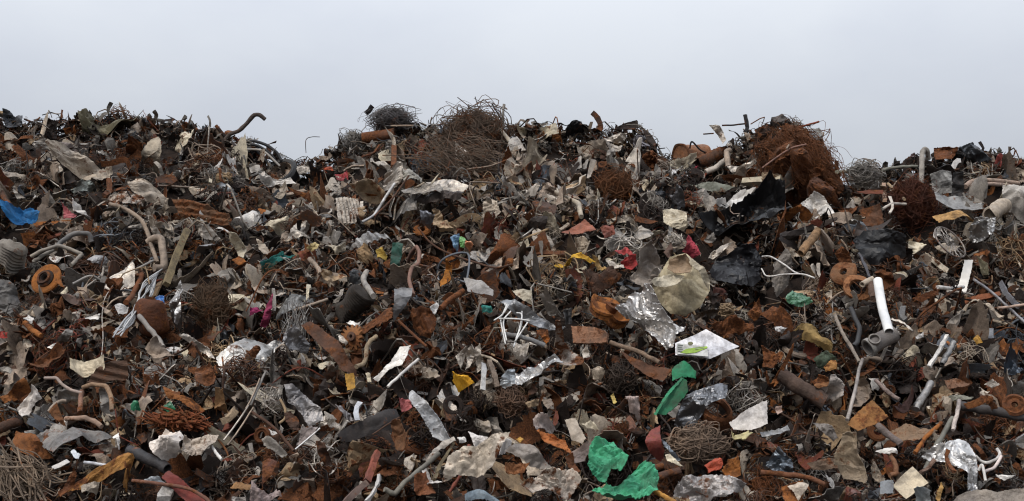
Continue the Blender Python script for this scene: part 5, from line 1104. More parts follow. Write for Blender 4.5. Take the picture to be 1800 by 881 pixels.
# rusty drum lying in the right dip
M('F', 1196, 276, lathe([(.001, .0), (.19, .0), (.2, .01), (.2, .18), (.207, .19), (.2, .2), (.2, .36), (.207, .37), (.2, .38), (.2, .55), (.001, .55)], 36), 'steel_drum', 'rusty steel drum lying in the dip', (.25, .11, .05), (.75, .55, .12), 'p', .4, -.05, dent=.05,
  parts=[('drum_rim', lathe([(.185, -.012), (.212, -.012), (.212, .02), (.185, .02)], 36), (.12, .06, .035), 'r', .5)], poly_r=20)
M('F', 664, 240, lathe([(.001, -.26), (.085, -.26), (.09, -.25), (.09, .25), (.085, .26), (.001, .26)], 24), 'steel_drum', 'small rusty cylinder under the wire nest', (.16, .07, .04), (1, -.15, .12), 'r', .5, .28, dent=.03,
  parts=[('end_cap', lathe([(.05, .255), (.1, .255), (.1, .29), (.05, .29)], 24), 'brown', 'r', .4)], poly_r=14)
# tyre with a rim, half buried
M('F', 496, 306, lathe([(.2, -.09), (.25, -.1), (.285, -.06), (.29, 0), (.285, .06), (.25, .1), (.2, .09), (.19, .0)], 36), 'car_wheel', 'black tyre on a steel rim below the hoses', (.02, .019, .019), (-.25, -.75, .55), 'k', .0, .2,
  parts=[('rim', lathe([(.07, .02), (.16, -.02), (.19, .07), (.2, .07), (.2, -.05), (.07, -.02)], 32), 'taupe', 'm', .2), ('hub', lathe([(.001, .0), (.06, .0), (.07, .04), (.001, .06)], 20), 'dark', 'r', .3)], poly_r=24)
# ribbed drum and grey motor
_rib = [(.001, -.25)] + [(.13 + (.010 if i % 2 else 0), -.22 + .44 * i / 24) for i in range(25)] + [(.001, .25)]
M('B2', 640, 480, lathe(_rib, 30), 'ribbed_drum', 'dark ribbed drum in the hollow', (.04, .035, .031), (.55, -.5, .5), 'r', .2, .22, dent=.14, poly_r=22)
_mot = [(.001, .2), (.07, .2), (.09, .17), (.13, .15)] + [(.165 + (.012 if i % 2 else -.004), .13 - .02 * i) for i in range(14)] + [(.001, -.16)]
M('B1', 72, 175, lathe(_mot, 30), 'electric_motor', 'grey domed motor housing', (.2, .18, .155), (.45, -.4, .8), 'p', .2, .22, dent=.12, parts=[('shaft', lathe([(.001, .19), (.025, .19), (.025, .27), (.001, .27)], 14), 'grey', 'm', .1)], poly_r=16)
M('B1', 935, 560, lathe([(.001, -.2)] + [(.2 * math.sin(a), -.2 * math.cos(a)) for a in np.linspace(.2, math.pi - .2, 14)] + [(.001, .2)], 30), 'rusty_tank', 'brown mottled round tank behind the pale cables', (.15, .062, .036), (.2, -.3, .9), 'r', .4, .2, dent=.17,
  parts=[('neck', lathe([(.03, .17), (.06, .17), (.06, .24), (.03, .24)], 16), 'brown', 'r', .4)], poly_r=20)
# toothed disc
def gear(n, ri, ro, rb, h):
    a = []
    for i in range(n):
        for f, q in ((0, rb), (.25, ro), (.55, ro), (.8, rb)):
            t = (i + f) / n * 2 * math.pi; a.append((q * math.cos(t), q * math.sin(t)))
    a = np.array(a); m = len(a); b = a / np.linalg.norm(a, axis=1, keepdims=True) * ri
    V = np.vstack([np.c_[a, np.zeros(m)], np.c_[b, np.zeros(m)], np.c_[a, np.full(m, h)], np.c_[b, np.full(m, h)]])
    T = []
    for i in range(m):
        j = (i + 1) % m
        for A, B_, C, D in ((i, m + i, m + j, j), (2 * m + i, 2 * m + j, 3 * m + j, 3 * m + i), (i, j, 2 * m + j, 2 * m + i), (m + i, 3 * m + i, 3 * m + j, m + j)):
            T += [(A, B_, C), (A, C, D)]
    return V, np.array(T)
M('F', 622, 598, gear(16, .05, .145, .105, .03), 'toothed_disc', 'rusty toothed disc with petal teeth', (.24, .105, .04), (-.3, -.85, .4), 'r', .55, .42, dent=.12, parts=[('hub', lathe([(.02, .0), (.05, .0), (.05, .06), (.02, .06)], 18), 'brown', 'r', .4)], poly_r=14)
# bicycle wheel: rim, hub, spokes
def torus(R_, r_, n=44, m=10):
    return tube([(R_ * math.cos(a), R_ * math.sin(a), 0) for a in np.arange(n) * 2 * math.pi / n], r_, m, closed=True)
_sp = []
for i in range(28):
    a = i / 28 * 2 * math.pi
    _sp.append(tube([(.03 * math.cos(a + .5), .03 * math.sin(a + .5), .03 * (-1) ** i), (.245 * math.cos(a), .245 * math.sin(a), 0)], .0035, 4))
M('F', 1670, 426, torus(.25, .012), 'bicycle_wheel', 'spoked bicycle wheel tilted among the wire', (.26, .23, .21), (.45, -.7, .55), 'm', .3, .32,
  parts=[('spokes', join(*_sp), (.35, .33, .31), 'm', .15), ('hub', lathe([(.001, -.05), (.02, -.05), (.035, -.03), (.018, -.02), (.018, .02), (.035, .03), (.02, .05), (.001, .05)], 18), 'grey', 'm', .2)], poly_r=26)
# grey pipe tee
P_ = along(pxs('F', '1526,612 1545,600 1572,586'), .72, 16)
_c = P_.mean(0); V, T = tube(P_ - _c, np.full(16, .088), 22, .84)
_o = add_obj('pipe_tee', mesh_from('pipe_tee', V, T, 40), 'p', (.17, .155, .145), .1, _c)
hero(_o, 'pipe_tee', 'grey pipe tee under the long white pipe', pxs('F', '1526,605 1560,582 1576,592 1536,622'), 'pipe fitting')
_ax = unit(P_[-1] - P_[0]); _side = unit(np.array([-.25, -.85, .5]) - _ax * (np.array([-.25, -.85, .5]) @ _ax))
V, T = tube([-_ax * .09 + _side * .05, -_ax * .09 + _side * .12], .062, 20, .8)
add_obj('branch_socket', mesh_from('branch_socket', V, T, 40), 'p', (.2, .185, .17), .1, (0, 0, 0), _o)
V, T = tube([P_[0] - _c - _ax * .005, P_[0] - _c + _ax * .04], .1, 22, .86)
add_obj('flange', mesh_from('flange', V, T, 40), 'p', (.24, .23, .215), .12, (0, 0, 0), _o)
# beige sack, one thing: inside wall painted shaded, torn rim and fold painted lit
def adopt(root):
    q = HERO.pop(); o = q['o']; del o['category']; o.parent = root; o.location = o.location - root.location
S('B3', '944,352 1052,176 1150,150 1258,262 1304,330 1300,384 1236,490 1150,534 1058,514 992,440', 'plastic_sack', 'crumpled beige plastic sack torn open at the top', (.42, .36, .235), 'p', rust=.12, tilt=16, yaw=8, cr=.38, n=12, fine=1.5, bowl=-.32, off=.74, step=34, ragged=.1, cat='sack')
_sk = HERO[-1]['o']
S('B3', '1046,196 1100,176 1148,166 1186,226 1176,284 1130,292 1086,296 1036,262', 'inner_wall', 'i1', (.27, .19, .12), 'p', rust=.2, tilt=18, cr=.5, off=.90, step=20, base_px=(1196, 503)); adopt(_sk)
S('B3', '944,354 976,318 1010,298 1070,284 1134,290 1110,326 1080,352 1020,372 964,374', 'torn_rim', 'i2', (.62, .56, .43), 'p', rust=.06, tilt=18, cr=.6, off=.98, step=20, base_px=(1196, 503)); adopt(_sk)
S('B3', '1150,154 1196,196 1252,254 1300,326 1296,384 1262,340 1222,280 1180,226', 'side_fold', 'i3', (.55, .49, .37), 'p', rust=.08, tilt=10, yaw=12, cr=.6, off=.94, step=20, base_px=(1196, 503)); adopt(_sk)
# aluminium sheet with a printed sticker
S('B3', '1082,716 1122,700 1200,672 1272,640 1340,672 1478,730 1390,772 1300,816 1200,800 1082,786', PL, 'flat silver sheet carrying a printed sticker', (.52, .52, .54), 'm', rust=.0, tilt=42, yaw=0, cr=.10, fine=0, off=.80, step=20, ragged=.05)
_sh = HERO[-1]['o']
def on_sheet(name, pts, color, mat, lift):
    c0 = np.array(_sh.location); P = np.array(pxs('B3', '1082,716 1122,700 1200,672 1272,640 1340,672 1478,730 1390,772 1300,816 1200,800 1082,786')); c = P.mean(0)
    d = unit(ray(*c)); up = np.array([0, 0, 1.0]); a = math.radians(42)
    nrm = unit(-d * math.cos(a) + unit(up - d * (up @ d)) * math.sin(a))
    V = []
    for p in pxs('B3', pts):
        q = ray(*p); t = ((c0 + nrm * lift - EYE) @ nrm) / (q @ nrm); V.append(EYE + q * t - c0)
    T = [(0, i, i + 1) for i in range(1, len(V) - 1)]
    V, T = solidify(np.array(V), np.array(T), .003)
    return add_obj(name, mesh_from(name, V, T, 30), mat, C_(color), 0, (0, 0, 0), _sh)
_st = on_sheet('sticker', '1090,716 1280,740 1286,800 1088,782', (.56, .57, .55), 'p', .035)
def child(o, p):
    o.parent = p
child(on_sheet('green_band', '1112,774 1150,752 1276,736 1283,745 1210,775 1150,781', (.27, .42, .06), 'p', .042), _st)
_em = [(1176 + 17 * math.cos(t), 718 + 10 * math.sin(t)) for t in np.linspace(0, 2 * math.pi, 14)[:-1]]
child(on_sheet('round_emblem', ' '.join(f'{a:.1f},{b:.1f}' for a, b in _em), (.12, .12, .06), 'p', .044), _st)
for i in range(4):
    child(on_sheet('print_line', f'{1096},{724 + 13 * i} {1130 - 6 * (i % 2)},{727 + 13 * i} {1130 - 6 * (i % 2)},{731 + 13 * i} {1096},{728 + 13 * i}', (.2, .22, .2), 'p', .046), _st)
for i in range(2):
    child(on_sheet('print_line', f'{1205},{752 - 10 * i} {1262},{745 - 10 * i} {1262},{749 - 10 * i} {1205},{756 - 10 * i}', (.28, .33, .25), 'p', .046), _st)
# green channel: web, two flanges and a folded head
S('C3', '1128,112 1152,130 1158,200 1090,290 1022,352 952,350 1000,262 1062,172', CB, 'deep green painted channel with a folded head', (.016, .14, .065), 'p', rust=.04, tilt=12, cr=.2, fine=.3, off=.74, step=18, th=.012)
_gc = HERO[-1]['o']
def green_part(name, s, color, tilt, off, bowl=0):
    S('C3', s, name, name + str(len(HERO)), color, 'p', rust=.04, tilt=tilt, cr=.3, fine=.4, off=off, bowl=bowl, step=14, th=.012)
    h = HERO.pop()['o']; del h['category']; h.parent = _gc; h.location = h.location - _gc.location
green_part('folded_head', '1066,56 1096,32 1132,12 1176,40 1212,72 1210,116 1180,112 1130,106 1070,122', (.022, .19, .09), 28, .78, -.3)
green_part('flange', '950,346 1040,200 1118,110 1128,118 1050,215 965,352', (.03, .22, .11), 20, .80)
# pale cable bundle and the white wire rack
def bundle(name, short, paths, rad, color, mat, off, cat, part):
    root = None
    allp = []
    for k, (tile, s) in enumerate(paths):
        P = along(pxs(tile, s), off + .01 * (k % 3), 26)
        if root is None:
            c = P.mean(0)
            root = bpy.data.objects.new(name, None); COL.objects.link(root); root.location = c
        V, T = tube(P - c, rad * np.linalg.norm(c - EYE) / FPX, 6)
        add_obj(part, mesh_from(part, V, T), mat, C_(color), 0, (0, 0, 0), root)
        allp += pxs(tile, s)
    hero(root, name, short, [allp[0], allp[-1], allp[len(allp) // 2]], cat)
bundle('cable_bundle', 'bundle of pale cables sweeping down', [('B1', f'{1005 - 4 * i},{258 + 3 * i} {900 + 6 * i},{330 + 9 * i} {872 + 9 * i - (i % 3) * 14},{392 + 6 * i} {835 + (i % 4) * 14},{500 - 8 * (i % 3)} {770 + (i * 37) % 60},{572 + (i * 13) % 30} {700 + (i * 29) % 70},{680 - (i * 17) % 60}') for i in range(9)], 1.25, (.42, .43, .44), 'p', .55, 'cables', 'cable')
bundle('wire_rack', 'white wire rack with bent prongs', [('B3', '40,478 12,540 0,570 30,722'), ('B3', '62,520 18,582 36,700'), ('B3', '100,528 132,545 110,650 80,742'), ('B3', '166,590 120,660 90,704'), ('B3', '-10,565 90,566 182,578'), ('B3', '-40,575 10,540 50,480'), ('B3', '132,520 128,600 95,690')], 1.45, (.62, .62, .61), 'p', .66, 'wire rack', 'prong')
# ------------------------------------------------------------------ ordinary pieces: a few shapes of each kind, copied over the heap
def bend_fold(V, r, L, folds, fmax, curl):
    V = V.copy()
    if curl:
        a = r.uniform(0, math.pi); d = np.array([math.cos(a), math.sin(a)]); n = np.array([-d[1], d[0]])
        u = V[:, :2] @ d; w = V[:, :2] @ n
        Rr = L / curl * r.choice([-1, 1])
        s, c = np.sin(u / Rr) * Rr, (1 - np.cos(u / Rr)) * Rr
        V = np.stack([s * d[0] + w * n[0], s * d[1] + w * n[1], V[:, 2] + c], 1)
    for k in range(folds):
        a = r.uniform(0, math.pi); d = np.array([math.cos(a), math.sin(a), 0]); o = r.normal(0, .18) * L
        h = V @ d - o; m = h > 0
        ph = r.uniform(.3, 1) * fmax * r.choice([-1, 1])
        V[m, :] += (np.outer(h[m] * (math.cos(ph) - 1), d) + np.outer(h[m] * math.sin(ph), [0, 0, 1]))
    return V
def g_sheet(seed, step=12, folds=3, cr=1.5, fine=1.4, curl=1.1, th=.006, asp=.6, corners=(5, 9)):
    r = rng(seed); n = int(r.integers(*corners)); a = np.sort(r.uniform(0, 2 * math.pi, n)) + .001 * np.arange(n)
    a = (np.arange(n) + r.uniform(-.35, .35, n)) / n * 2 * math.pi
    q = np.stack([np.cos(a), np.sin(a) * r.uniform(asp * .6, 1)], 1) * r.uniform(.35, .62, n)[:, None]
    F, T = fill_poly(q, 1 / step, r, .25)
    z = creases(F, 1.0, r, cr, 5, fine, r.choice([0, .6]))
    V = bend_fold(np.c_[F, z], r, 1.0, folds, 1.5, curl * r.uniform(.3, 1.4))
    V -= V.mean(0)
    return solidify(V, T, th)
def g_plate(seed): return g_sheet(seed, 9, 2, .3, .4, .5, .02, .8, (4, 6))
def g_rod(seed, rad=.012, bend=.16, hollow=0, sides=7, n=14):
    r = rng(seed); k = int(r.integers(3, 6))
    P = np.c_[np.linspace(-.5, .5, k), r.normal(0, bend, (k, 2)) * np.r_[.3, np.ones(k - 2), .3][:, None]]
    Q = spline(P, n)
    if seed % 2:      # kinked rather than curved
        u = np.linspace(0, len(P) - 1, n); Q = .25 * Q + .75 * np.stack([np.interp(u, np.arange(len(P)), P[:, k]) for k in range(3)], 1)
    V, T = tube(Q, rad * r.uniform(.7, 1.4) * (1 + .18 * r.normal(0, 1, n) if hollow else 1), sides, hollow)
    return V, T
def g_pipe(seed):
    r = rng(seed + 5)
    return g_rod(seed, r.uniform(.022, .05), .10, .78, 12, 16)
def g_strip(seed, n=26):
    r = rng(seed); P = spline(np.c_[np.linspace(-.5, .5, 5), r.normal(0, .11, (5, 2))], n); w = r.uniform(.03, .09)
    tw = np.linspace(0, r.uniform(-4, 4), n) + r.uniform(0, 6)
    t, U, Wn = frames(P)
    L_ = P + (U * np.cos(tw)[:, None] + Wn * np.sin(tw)[:, None]) * w * r.uniform(.8, 1.2, (n, 1)); R_ = P - (U * np.cos(tw)[:, None] + Wn * np.sin(tw)[:, None]) * w
    V = np.stack([L_, P + r.normal(0, .004, P.shape), R_], 1).reshape(-1, 3); T = []
    for i in range(n - 1):
        for k in range(2):
            A = i * 3 + k; T += [(A, A + 3, A + 4), (A, A + 4, A + 1)]
    return solidify(V, np.array(T), .01)
def g_cable(seed):
    r = rng(seed); P = np.cumsum(r.normal(0, .28, (7, 3)) * (1, 1, .45) + (.12, 0, 0), 0); P -= P.mean(0); P /= np.abs(P).max() * 2
    return tube(spline(P, 46), .012 * r.uniform(.6, 1.5), 6)
def g_bar(seed):
    r = rng(seed); w = r.uniform(.04, .09); b = .008; a = w / 2
    pr = [[(-a, -a), (a, -a), (a, -a + 2 * b), (-a + 2 * b, -a + 2 * b), (-a + 2 * b, a), (-a, a)], [(-a * .6, -a), (a * .6, -a), (a * .6, -a + 2 * b), (-a * .6 + 2 * b, -a + 2 * b), (-a * .6 + 2 * b, a - 2 * b), (a * .6, a - 2 * b), (a * .6, a), (-a * .6, a)]][seed % 2]
    P = spline(np.c_[np.linspace(-.5, .5, 4), r.normal(0, .035, (4, 2))], 9)
    V, T = extrude_profile(pr, P); return V + r.normal(0, .003, V.shape), T
def g_plank(seed):
    r = rng(seed); V, T = [], []
    P = np.c_[np.linspace(-.5, .5, 12), r.normal(0, .004, (12, 2))]; w = r.uniform(.07, .13); h = r.uniform(.02, .04)
    V, T = extrude_profile([(-h, -w), (h, -w), (h * .9, -w * .3), (h, w), (-h, w), (-h * .9, .2 * w)], P)
    V[:, 0] += np.where(np.abs(V[:, 0]) > .48, r.normal(0, .03, len(V)), 0); return V, T
def g_can(seed):
    r = rng(seed); pr = [(.001, -.5), (.25, -.5), (.27, -.47)] + [(.27, z) for z in np.linspace(-.4, .4, 7)] + [(.27, .47), (.25, .5), (.001, .47)]
    V, T = lathe(pr, 20, False); V[:, 1] *= r.uniform(.3, .7)
    for k in range(3): V[:, k] += .38 * (vnoise(V[:, 0] * 4 + seed, V[:, 1] * 4 + V[:, 2] * 4, k + seed) - .5)
    return V, T
def g_ring(seed):
    r = rng(seed); ri = r.uniform(.12, .32); h = r.uniform(.08, .3)
    return lathe([(ri, 0), (.42, -.02), (.5, .02), (.5, h * .6), (.4, h), (ri + .08, h * .7), (ri, h * .7)], 24)
def g_tangle(seed):
    r = rng(seed); return strands(46, r, .5, .38, .3, .008, 18, 1.0)
def g_panel(seed): return g_sheet(seed, 13, 3, 1.1, 1.2, .9, .012, .9, (4, 7))
def g_offcut(seed): return g_sheet(seed, 14, 3, 1.4, 1.0, 1.6, .012, .28, (5, 9))
def g_rag(seed): return g_sheet(seed, 13, 2, 1.3, 2.0, 1.4, .01, .8)
KINDS = [
    ('torn_panel', g_panel, 14, 300, (.34, .8), .7, 'prpm', 'panel', 'torn panel', 'torn panels in the heap'),
    ('sheet_offcut', g_offcut, 16, 330, (.35, .95), .6, 'pmrp', 'offcut', 'crinkled offcut', 'crinkled offcuts in the heap'),  # name, builder, variants, how many candidates, size range (m), lie, materials, category, phrase, group
    ('crumpled_sheet', g_sheet, 16, 640, (.22, .68), .75, 'ppmr', 'scrap sheet', 'crumpled sheet', 'crumpled sheets in the heap'),
    ('steel_plate', g_plate, 12, 420, (.2, .55), .7, 'rrpm', 'steel plate', 'bent plate', 'bent plates in the heap'),
    ('metal_strip', g_strip, 14, 400, (.3, .9), .5, 'rmpr', 'metal strip', 'twisted strip', 'twisted strips in the heap'),
    ('steel_rod', g_rod, 12, 420, (.4, 1.25), .35, 'rrm', 'rod', 'bent rod', 'rods in the heap'),
    ('bent_pipe', g_pipe, 8, 34, (.3, .8), .4, 'rpm', 'pipe', 'pipe length', 'pipe lengths in the heap'),
    ('cable', g_cable, 10, 90, (.4, 1.0), .7, 'kkp', 'cable', 'curling cable', 'cables in the heap'),
    ('channel_bar', g_bar, 8, 150, (.35, .95), .5, 'rrm', 'channel bar', 'angle bar', 'angle bars in the heap'),
    ('plank', g_plank, 5, 90, (.3, .8), .6, 'w', 'plank', 'broken board', 'broken boards in the heap'),
    ('crushed_can', g_can, 8, 110, (.18, .36), .9, 'prm', 'crushed can', 'crushed can', 'crushed cans in the heap'),
    ('ring_flange', g_ring, 5, 26, (.12, .3), .6, 'r', 'flange', 'ring', 'rings in the heap'),
    ('wire_tangle', g_tangle, 6, 150, (.4, .9), .4, 'rrm', 'wire tangle', 'tangle of wire', 'small wire tangles in the heap'),
    ('rag', g_rag, 6, 100, (.22, .5), .6, 'cf', 'rag', 'rag', 'rags in the heap')]
PCOL = {  # colour word: (linear colour, rustiness, weight on metal, weight on rust, weight on paint, cloth)
    'rust-brown': ('rust', .7, 0, 5, 1, .5), 'orange': ('orange', .6, 0, 1.2, .2, .1), 'dark brown': ('brown', .4, .3, 4, 1.2, 2), 'blackish': ('dark', .2, 1.8, 3.5, 2.2, 2.5),
    'taupe': ('taupe', .2, 2, .8, 2.6, 2), 'grey': ('grey', .12, 3.5, .3, 1.8, 1.2), 'pale': ('pale', .12, 2.2, 0, 1.8, .8), 'off-white': ('white', .28, .2, 0, .5, .5),
    'cream': ('cream', .25, 0, 0, .8, .4), 'tan': ('tan', .35, .3, 1.3, 1.4, .8), 'beige': ('beige', .28, .6, .6, 2.2, 1.5), 'slate': ('slate', .08, .5, .1, .4, .4), 'red-brown': ('redbrown', .4, 0, 1.2, .4, .2)}
CN = list(PCOL)
def pick_colour(r, mat, px, py):
    col = {'m': 2, 's': 2, 'r': 3, 'p': 4, 'w': 3, 'k': 5, 'c': 5, 'f': 4}[mat]
    w = np.array([PCOL[c][col] for c in CN], float)
    low = np.clip((py - 380) / 350, 0, 1)
    for i, c in enumerate(CN):
        if c in ('rust-brown', 'orange', 'tan', 'dark brown', 'red-brown'): w[i] *= .50 + .85 * low
        if c in ('taupe', 'grey', 'pale', 'off-white', 'cream', 'beige', 'slate'): w[i] *= 1.36 - .66 * low
        if c == 'blackish': w[i] *= (1.7 if px > 1150 else 1.0) * (1 + .5 * low)
    if mat == 'k': w = np.array([1 if c in ('blackish', 'slate') else (.5 if c == 'grey' else 0) for c in CN], float)
    return CN[int(r.choice(len(CN), p=w / w.sum()))]
HB = [(min(p[0] for p in h['poly']), max(p[0] for p in h['poly']), min(p[1] for p in h['poly']), max(p[1] for p in h['poly']), np.array(h['poly'])) for h in HERO if h['solid']]
HB = [b for b in HB if (b[1] - b[0]) * (b[3] - b[2]) > 420]
_ix, _iy = np.meshgrid(np.arange(-60, 1860, 3.0), np.arange(150, 930, 3.0))
HMASK = np.zeros(_ix.shape, bool)
for x0, x1, y0, y1, P in HB:
    i0, i1, j0, j1 = int((x0 + 60) / 3), int((x1 + 60) / 3) + 2, int((y0 - 150) / 3), int((y1 - 150) / 3) + 2
    i0, j0 = max(i0, 0), max(j0, 0)
    sub = np.stack([_ix[j0:j1, i0:i1].ravel(), _iy[j0:j1, i0:i1].ravel()], 1)
    if len(sub): HMASK[j0:j1, i0:i1] |= inside(sub, P).reshape(_ix[j0:j1, i0:i1].shape)
def over_hero(px, py):
    i, j = int((px + 60) / 3), int((py - 150) / 3)
    return 0 <= i < HMASK.shape[1] and 0 <= j < HMASK.shape[0] and bool(HMASK[j, i])
def top_row(px):
    return float(np.interp(px, CREST[:, 0], CREST[:, 1]))
def lie_quat(r, p, lie, axis_flat):
    n = slope_normal(p)
    n = unit(n + r.normal(0, lie * .55, 3) + (0, -.25, 0))
    return Vector(n).to_track_quat('Z', 'Y') @ Quaternion((0, 0, 1), r.uniform(0, 2 * math.pi))
CAND = []
r = rng(4242)
LIB = {}
for name, fn, nv, cnt, size, lie, mats, cat, phrase, group in KINDS:
    LIB[name] = [fn(100 + 17 * k + len(name) * 1000) for k in range(nv)]
    shared = {}
    for i in range(int(cnt * 4.2)):
        px = r.uniform(-30, 1830) ; py = top_row(px) + 4 + r.random() * (890 - top_row(px))
        s = size[0] + (size[1] - size[0]) * r.random() ** 1.7
        e_ = s * (40 if py < 420 else 58)
        if r.random() < .96 and any(over_hero(px + a, py + b) for a, b in ((0, 0), (e_, 0), (-e_, 0), (0, e_), (0, -e_), (e_ * .6, -e_ * .6), (-e_ * .6, -e_ * .6))): continue
        pt = hit(px, py)
        if pits(pt[0], pt[1]) < -.5 and r.random() < .5: continue
        off = r.uniform(-.18, .08 + .08 * (py > 600))
        if py < top_row(px) + 30: off -= .03
        if py < top_row(px) + 34 and name in ('steel_rod', 'metal_strip', 'cable', 'bent_pipe', 'channel_bar'): s *= .6
        s *= .72 + .028 * pt[1] - .1
        mat = r.choice(list(mats)); k = int(r.integers(nv))
        c = pick_colour(r, mat, px, py)
        p = pt - unit(ray(px, py)) * (off - .16 * s + .35 * max(float(pits(pt[0], pt[1])) + .15, -.4))
        key = (k, mat)
        if key not in shared:
            shared[key] = mesh_from(name, *LIB[name][k], 14 if name in ('crumpled_sheet', 'rag', 'crushed_can') else 35)
        o = bpy.data.objects.new(name, shared[key])
        if not shared[key].materials: shared[key].materials.append(MAT[mat])
        base = np.array(PAL[PCOL[c][0]]) * r.uniform(.8, 1.2)
        o.color = (*base, PCOL[c][1] * r.uniform(.6, 1.3))
        o.location = p; o.scale = (s, s, s)
        o.rotation_mode = 'QUATERNION'; o.rotation_quaternion = lie_quat(r, p, lie, 0)
        COL.objects.link(o)
        CAND.append(dict(o=o, name=name, k=k, c=c, cat=cat, phrase=phrase, group=group, s=s, mat=mat))

# ------------------------------------------------------------------ countless small bits between them
def g_chip(seed): return g_sheet(seed, 4, 2, 1.5, .4, 1.0, .02, .55)
def g_chip2(seed): return g_sheet(seed, 6, 3, 1.6, .8, 1.3, .014, .45)
SV = [g_chip(900 + k) for k in range(14)] + [g_chip2(950 + k) for k in range(14)]
RV = [g_rod(300 + k, .014, .14, 0, 4, 7) for k in range(10)]
TV = []
for k in range(10):
    rr = rng(70 + k); V, T = g_strip(70 + k, 11); TV.append((V, T))
WV = [strands(14, rng(50 + k), .5, .4, .3, .010, 9, 1.0) for k in range(6)]
def quat_mats(r, P, lie):
    n = np.array([slope_normal(p) for p in P]) if len(P) < 1 else None
    e = .25; x, y = P[:, 0], P[:, 1]
    dx = (heap(x + e, y) - heap(x - e, y)) / (2 * e); dy = (heap(x, y + e) - heap(x, y - e)) / (2 * e)
    n = np.stack([-dx, -dy, np.ones(len(P))], 1); n[:, 1] = np.minimum(n[:, 1], -.1)
    n /= np.linalg.norm(n, axis=1, keepdims=True)
    n = n + r.normal(0, lie * .55, n.shape) + (0, -.2, 0); n /= np.linalg.norm(n, axis=1, keepdims=True)
    a = r.normal(0, 1, n.shape); u = a - n * (a * n).sum(1, keepdims=True); u /= np.linalg.norm(u, axis=1, keepdims=True)
    return np.stack([u, np.cross(n, u), n], 2)
def scatter(r, count):
    """points spread evenly over the picture's share of the heap, a little beyond the frame, and thinly over its back"""
    X = r.uniform(-460, 2260, count);  Y = np.array([top_row(x) - 4 for x in X]); Y = Y + np.where(r.random(count) < .10, r.random(count) * 40, r.random(count) * (930 - Y))
    return X, Y, np.array([hit(a, b) for a, b in zip(X, Y)])
def debris(name, label, lib, count, size, mats, seed, extra=(), lo=-.22, hi=.10, lie=.9, palette=None):
    r = rng(seed); X, Y, P = scatter(r, count)
    off = r.uniform(lo, hi, count) * .75 + .78 * np.clip(pits(P[:, 0], P[:, 1]) + .12, -.7, .12)
    D = P - EYE; D /= np.linalg.norm(D, axis=1, keepdims=True)
    N_ = np.array([slope_normal(p) for p in P]); P = P + N_ * off[:, None] * .8 - D * off[:, None] * .3
    M3 = quat_mats(r, P, lie); s = size[0] + (size[1] - size[0]) * r.random(count) ** 2.0 * (.30 + .056 * P[:, 1])
    k = r.integers(0, len(lib), count)
    cols = np.zeros((count, 4))
    for i in range(count):
        c = pick_colour(r, 'rrpm'[int(r.integers(4))] if palette is None else palette, X[i], Y[i])
        if c in ('pale', 'off-white', 'cream', 'beige') and r.random() < .45: c = ('dark brown' if r.random() < .6 else 'blackish')
        cols[i] = (*np.array(PAL[PCOL[c][0]]) * r.uniform(.28, 1.0), PCOL[c][1])  # darker than the large pieces: shade of the gaps put into the colour
    extra = list(extra)
    VV, TT, CC, n = [], [], [], 0
    def put(Vb, Tb, Ms, ss, ps, cs):
        nonlocal n
        K, N = len(ps), len(Vb)
        A = np.einsum('kij,nj->kni', Ms, Vb) * ss[:, None, None] + ps[:, None]
        VV.append(A.reshape(-1, 3)); TT.append((Tb[None] + (np.arange(K) * N)[:, None, None]).reshape(-1, 3) + n)
        CC.append(np.repeat(cs, N, 0)); n += K * N
    for j in range(len(lib)):
        m = k == j
        if m.any(): put(lib[j][0], lib[j][1], M3[m], s[m], P[m], cols[m])
    for (Vb, Tb, Mx, sc, p, cl) in extra:
        put(Vb, Tb, Mx[None], np.array([sc]), p[None], np.array([cl]))
    o = bpy.data.objects.new(name, mesh_from(name, np.vstack(VV), np.vstack(TT), col=np.vstack(CC), smooth=False))
    o.data.materials.append(MAT[mats]); COL.objects.link(o)
    o['kind'] = 'stuff'; o['label'] = label
    return o

# ------------------------------------------------------------------ what the photograph's viewpoint sees of each piece
# the loose bits go in first, so that they hide what they would hide
STUFF = [('sheet_debris', 'countless small torn chips of sheet filling the heap', SV, 22000, (.05, .24), 'a', 11, {}),
    ('metal_debris', 'countless small grey metal flakes filling the heap', SV, 8500, (.05, .22), 'b', 12, dict(palette='m')),
    ('rod_debris', 'countless short rods and sticks filling the heap', RV, 13500, (.12, .5), 'a', 13, dict(hi=.16, lie=.6, palette='p')),
    ('strip_debris', 'countless narrow shreds filling the heap', TV, 11500, (.12, .42), 'a', 14, dict(hi=.14)),
    ('wire_debris', 'countless wisps of wire filling the heap', WV, 2300, (.2, .5), 'a', 15, dict(hi=.12, lie=.6))]
for nm, lb, lib, cnt, sz, mt, sd, kw in STUFF:
    debris(nm, lb, lib, cnt, sz, mt, sd, **kw)
bpy.context.view_layer.update()
CELL = 3.0; GW, GH = 600, 294
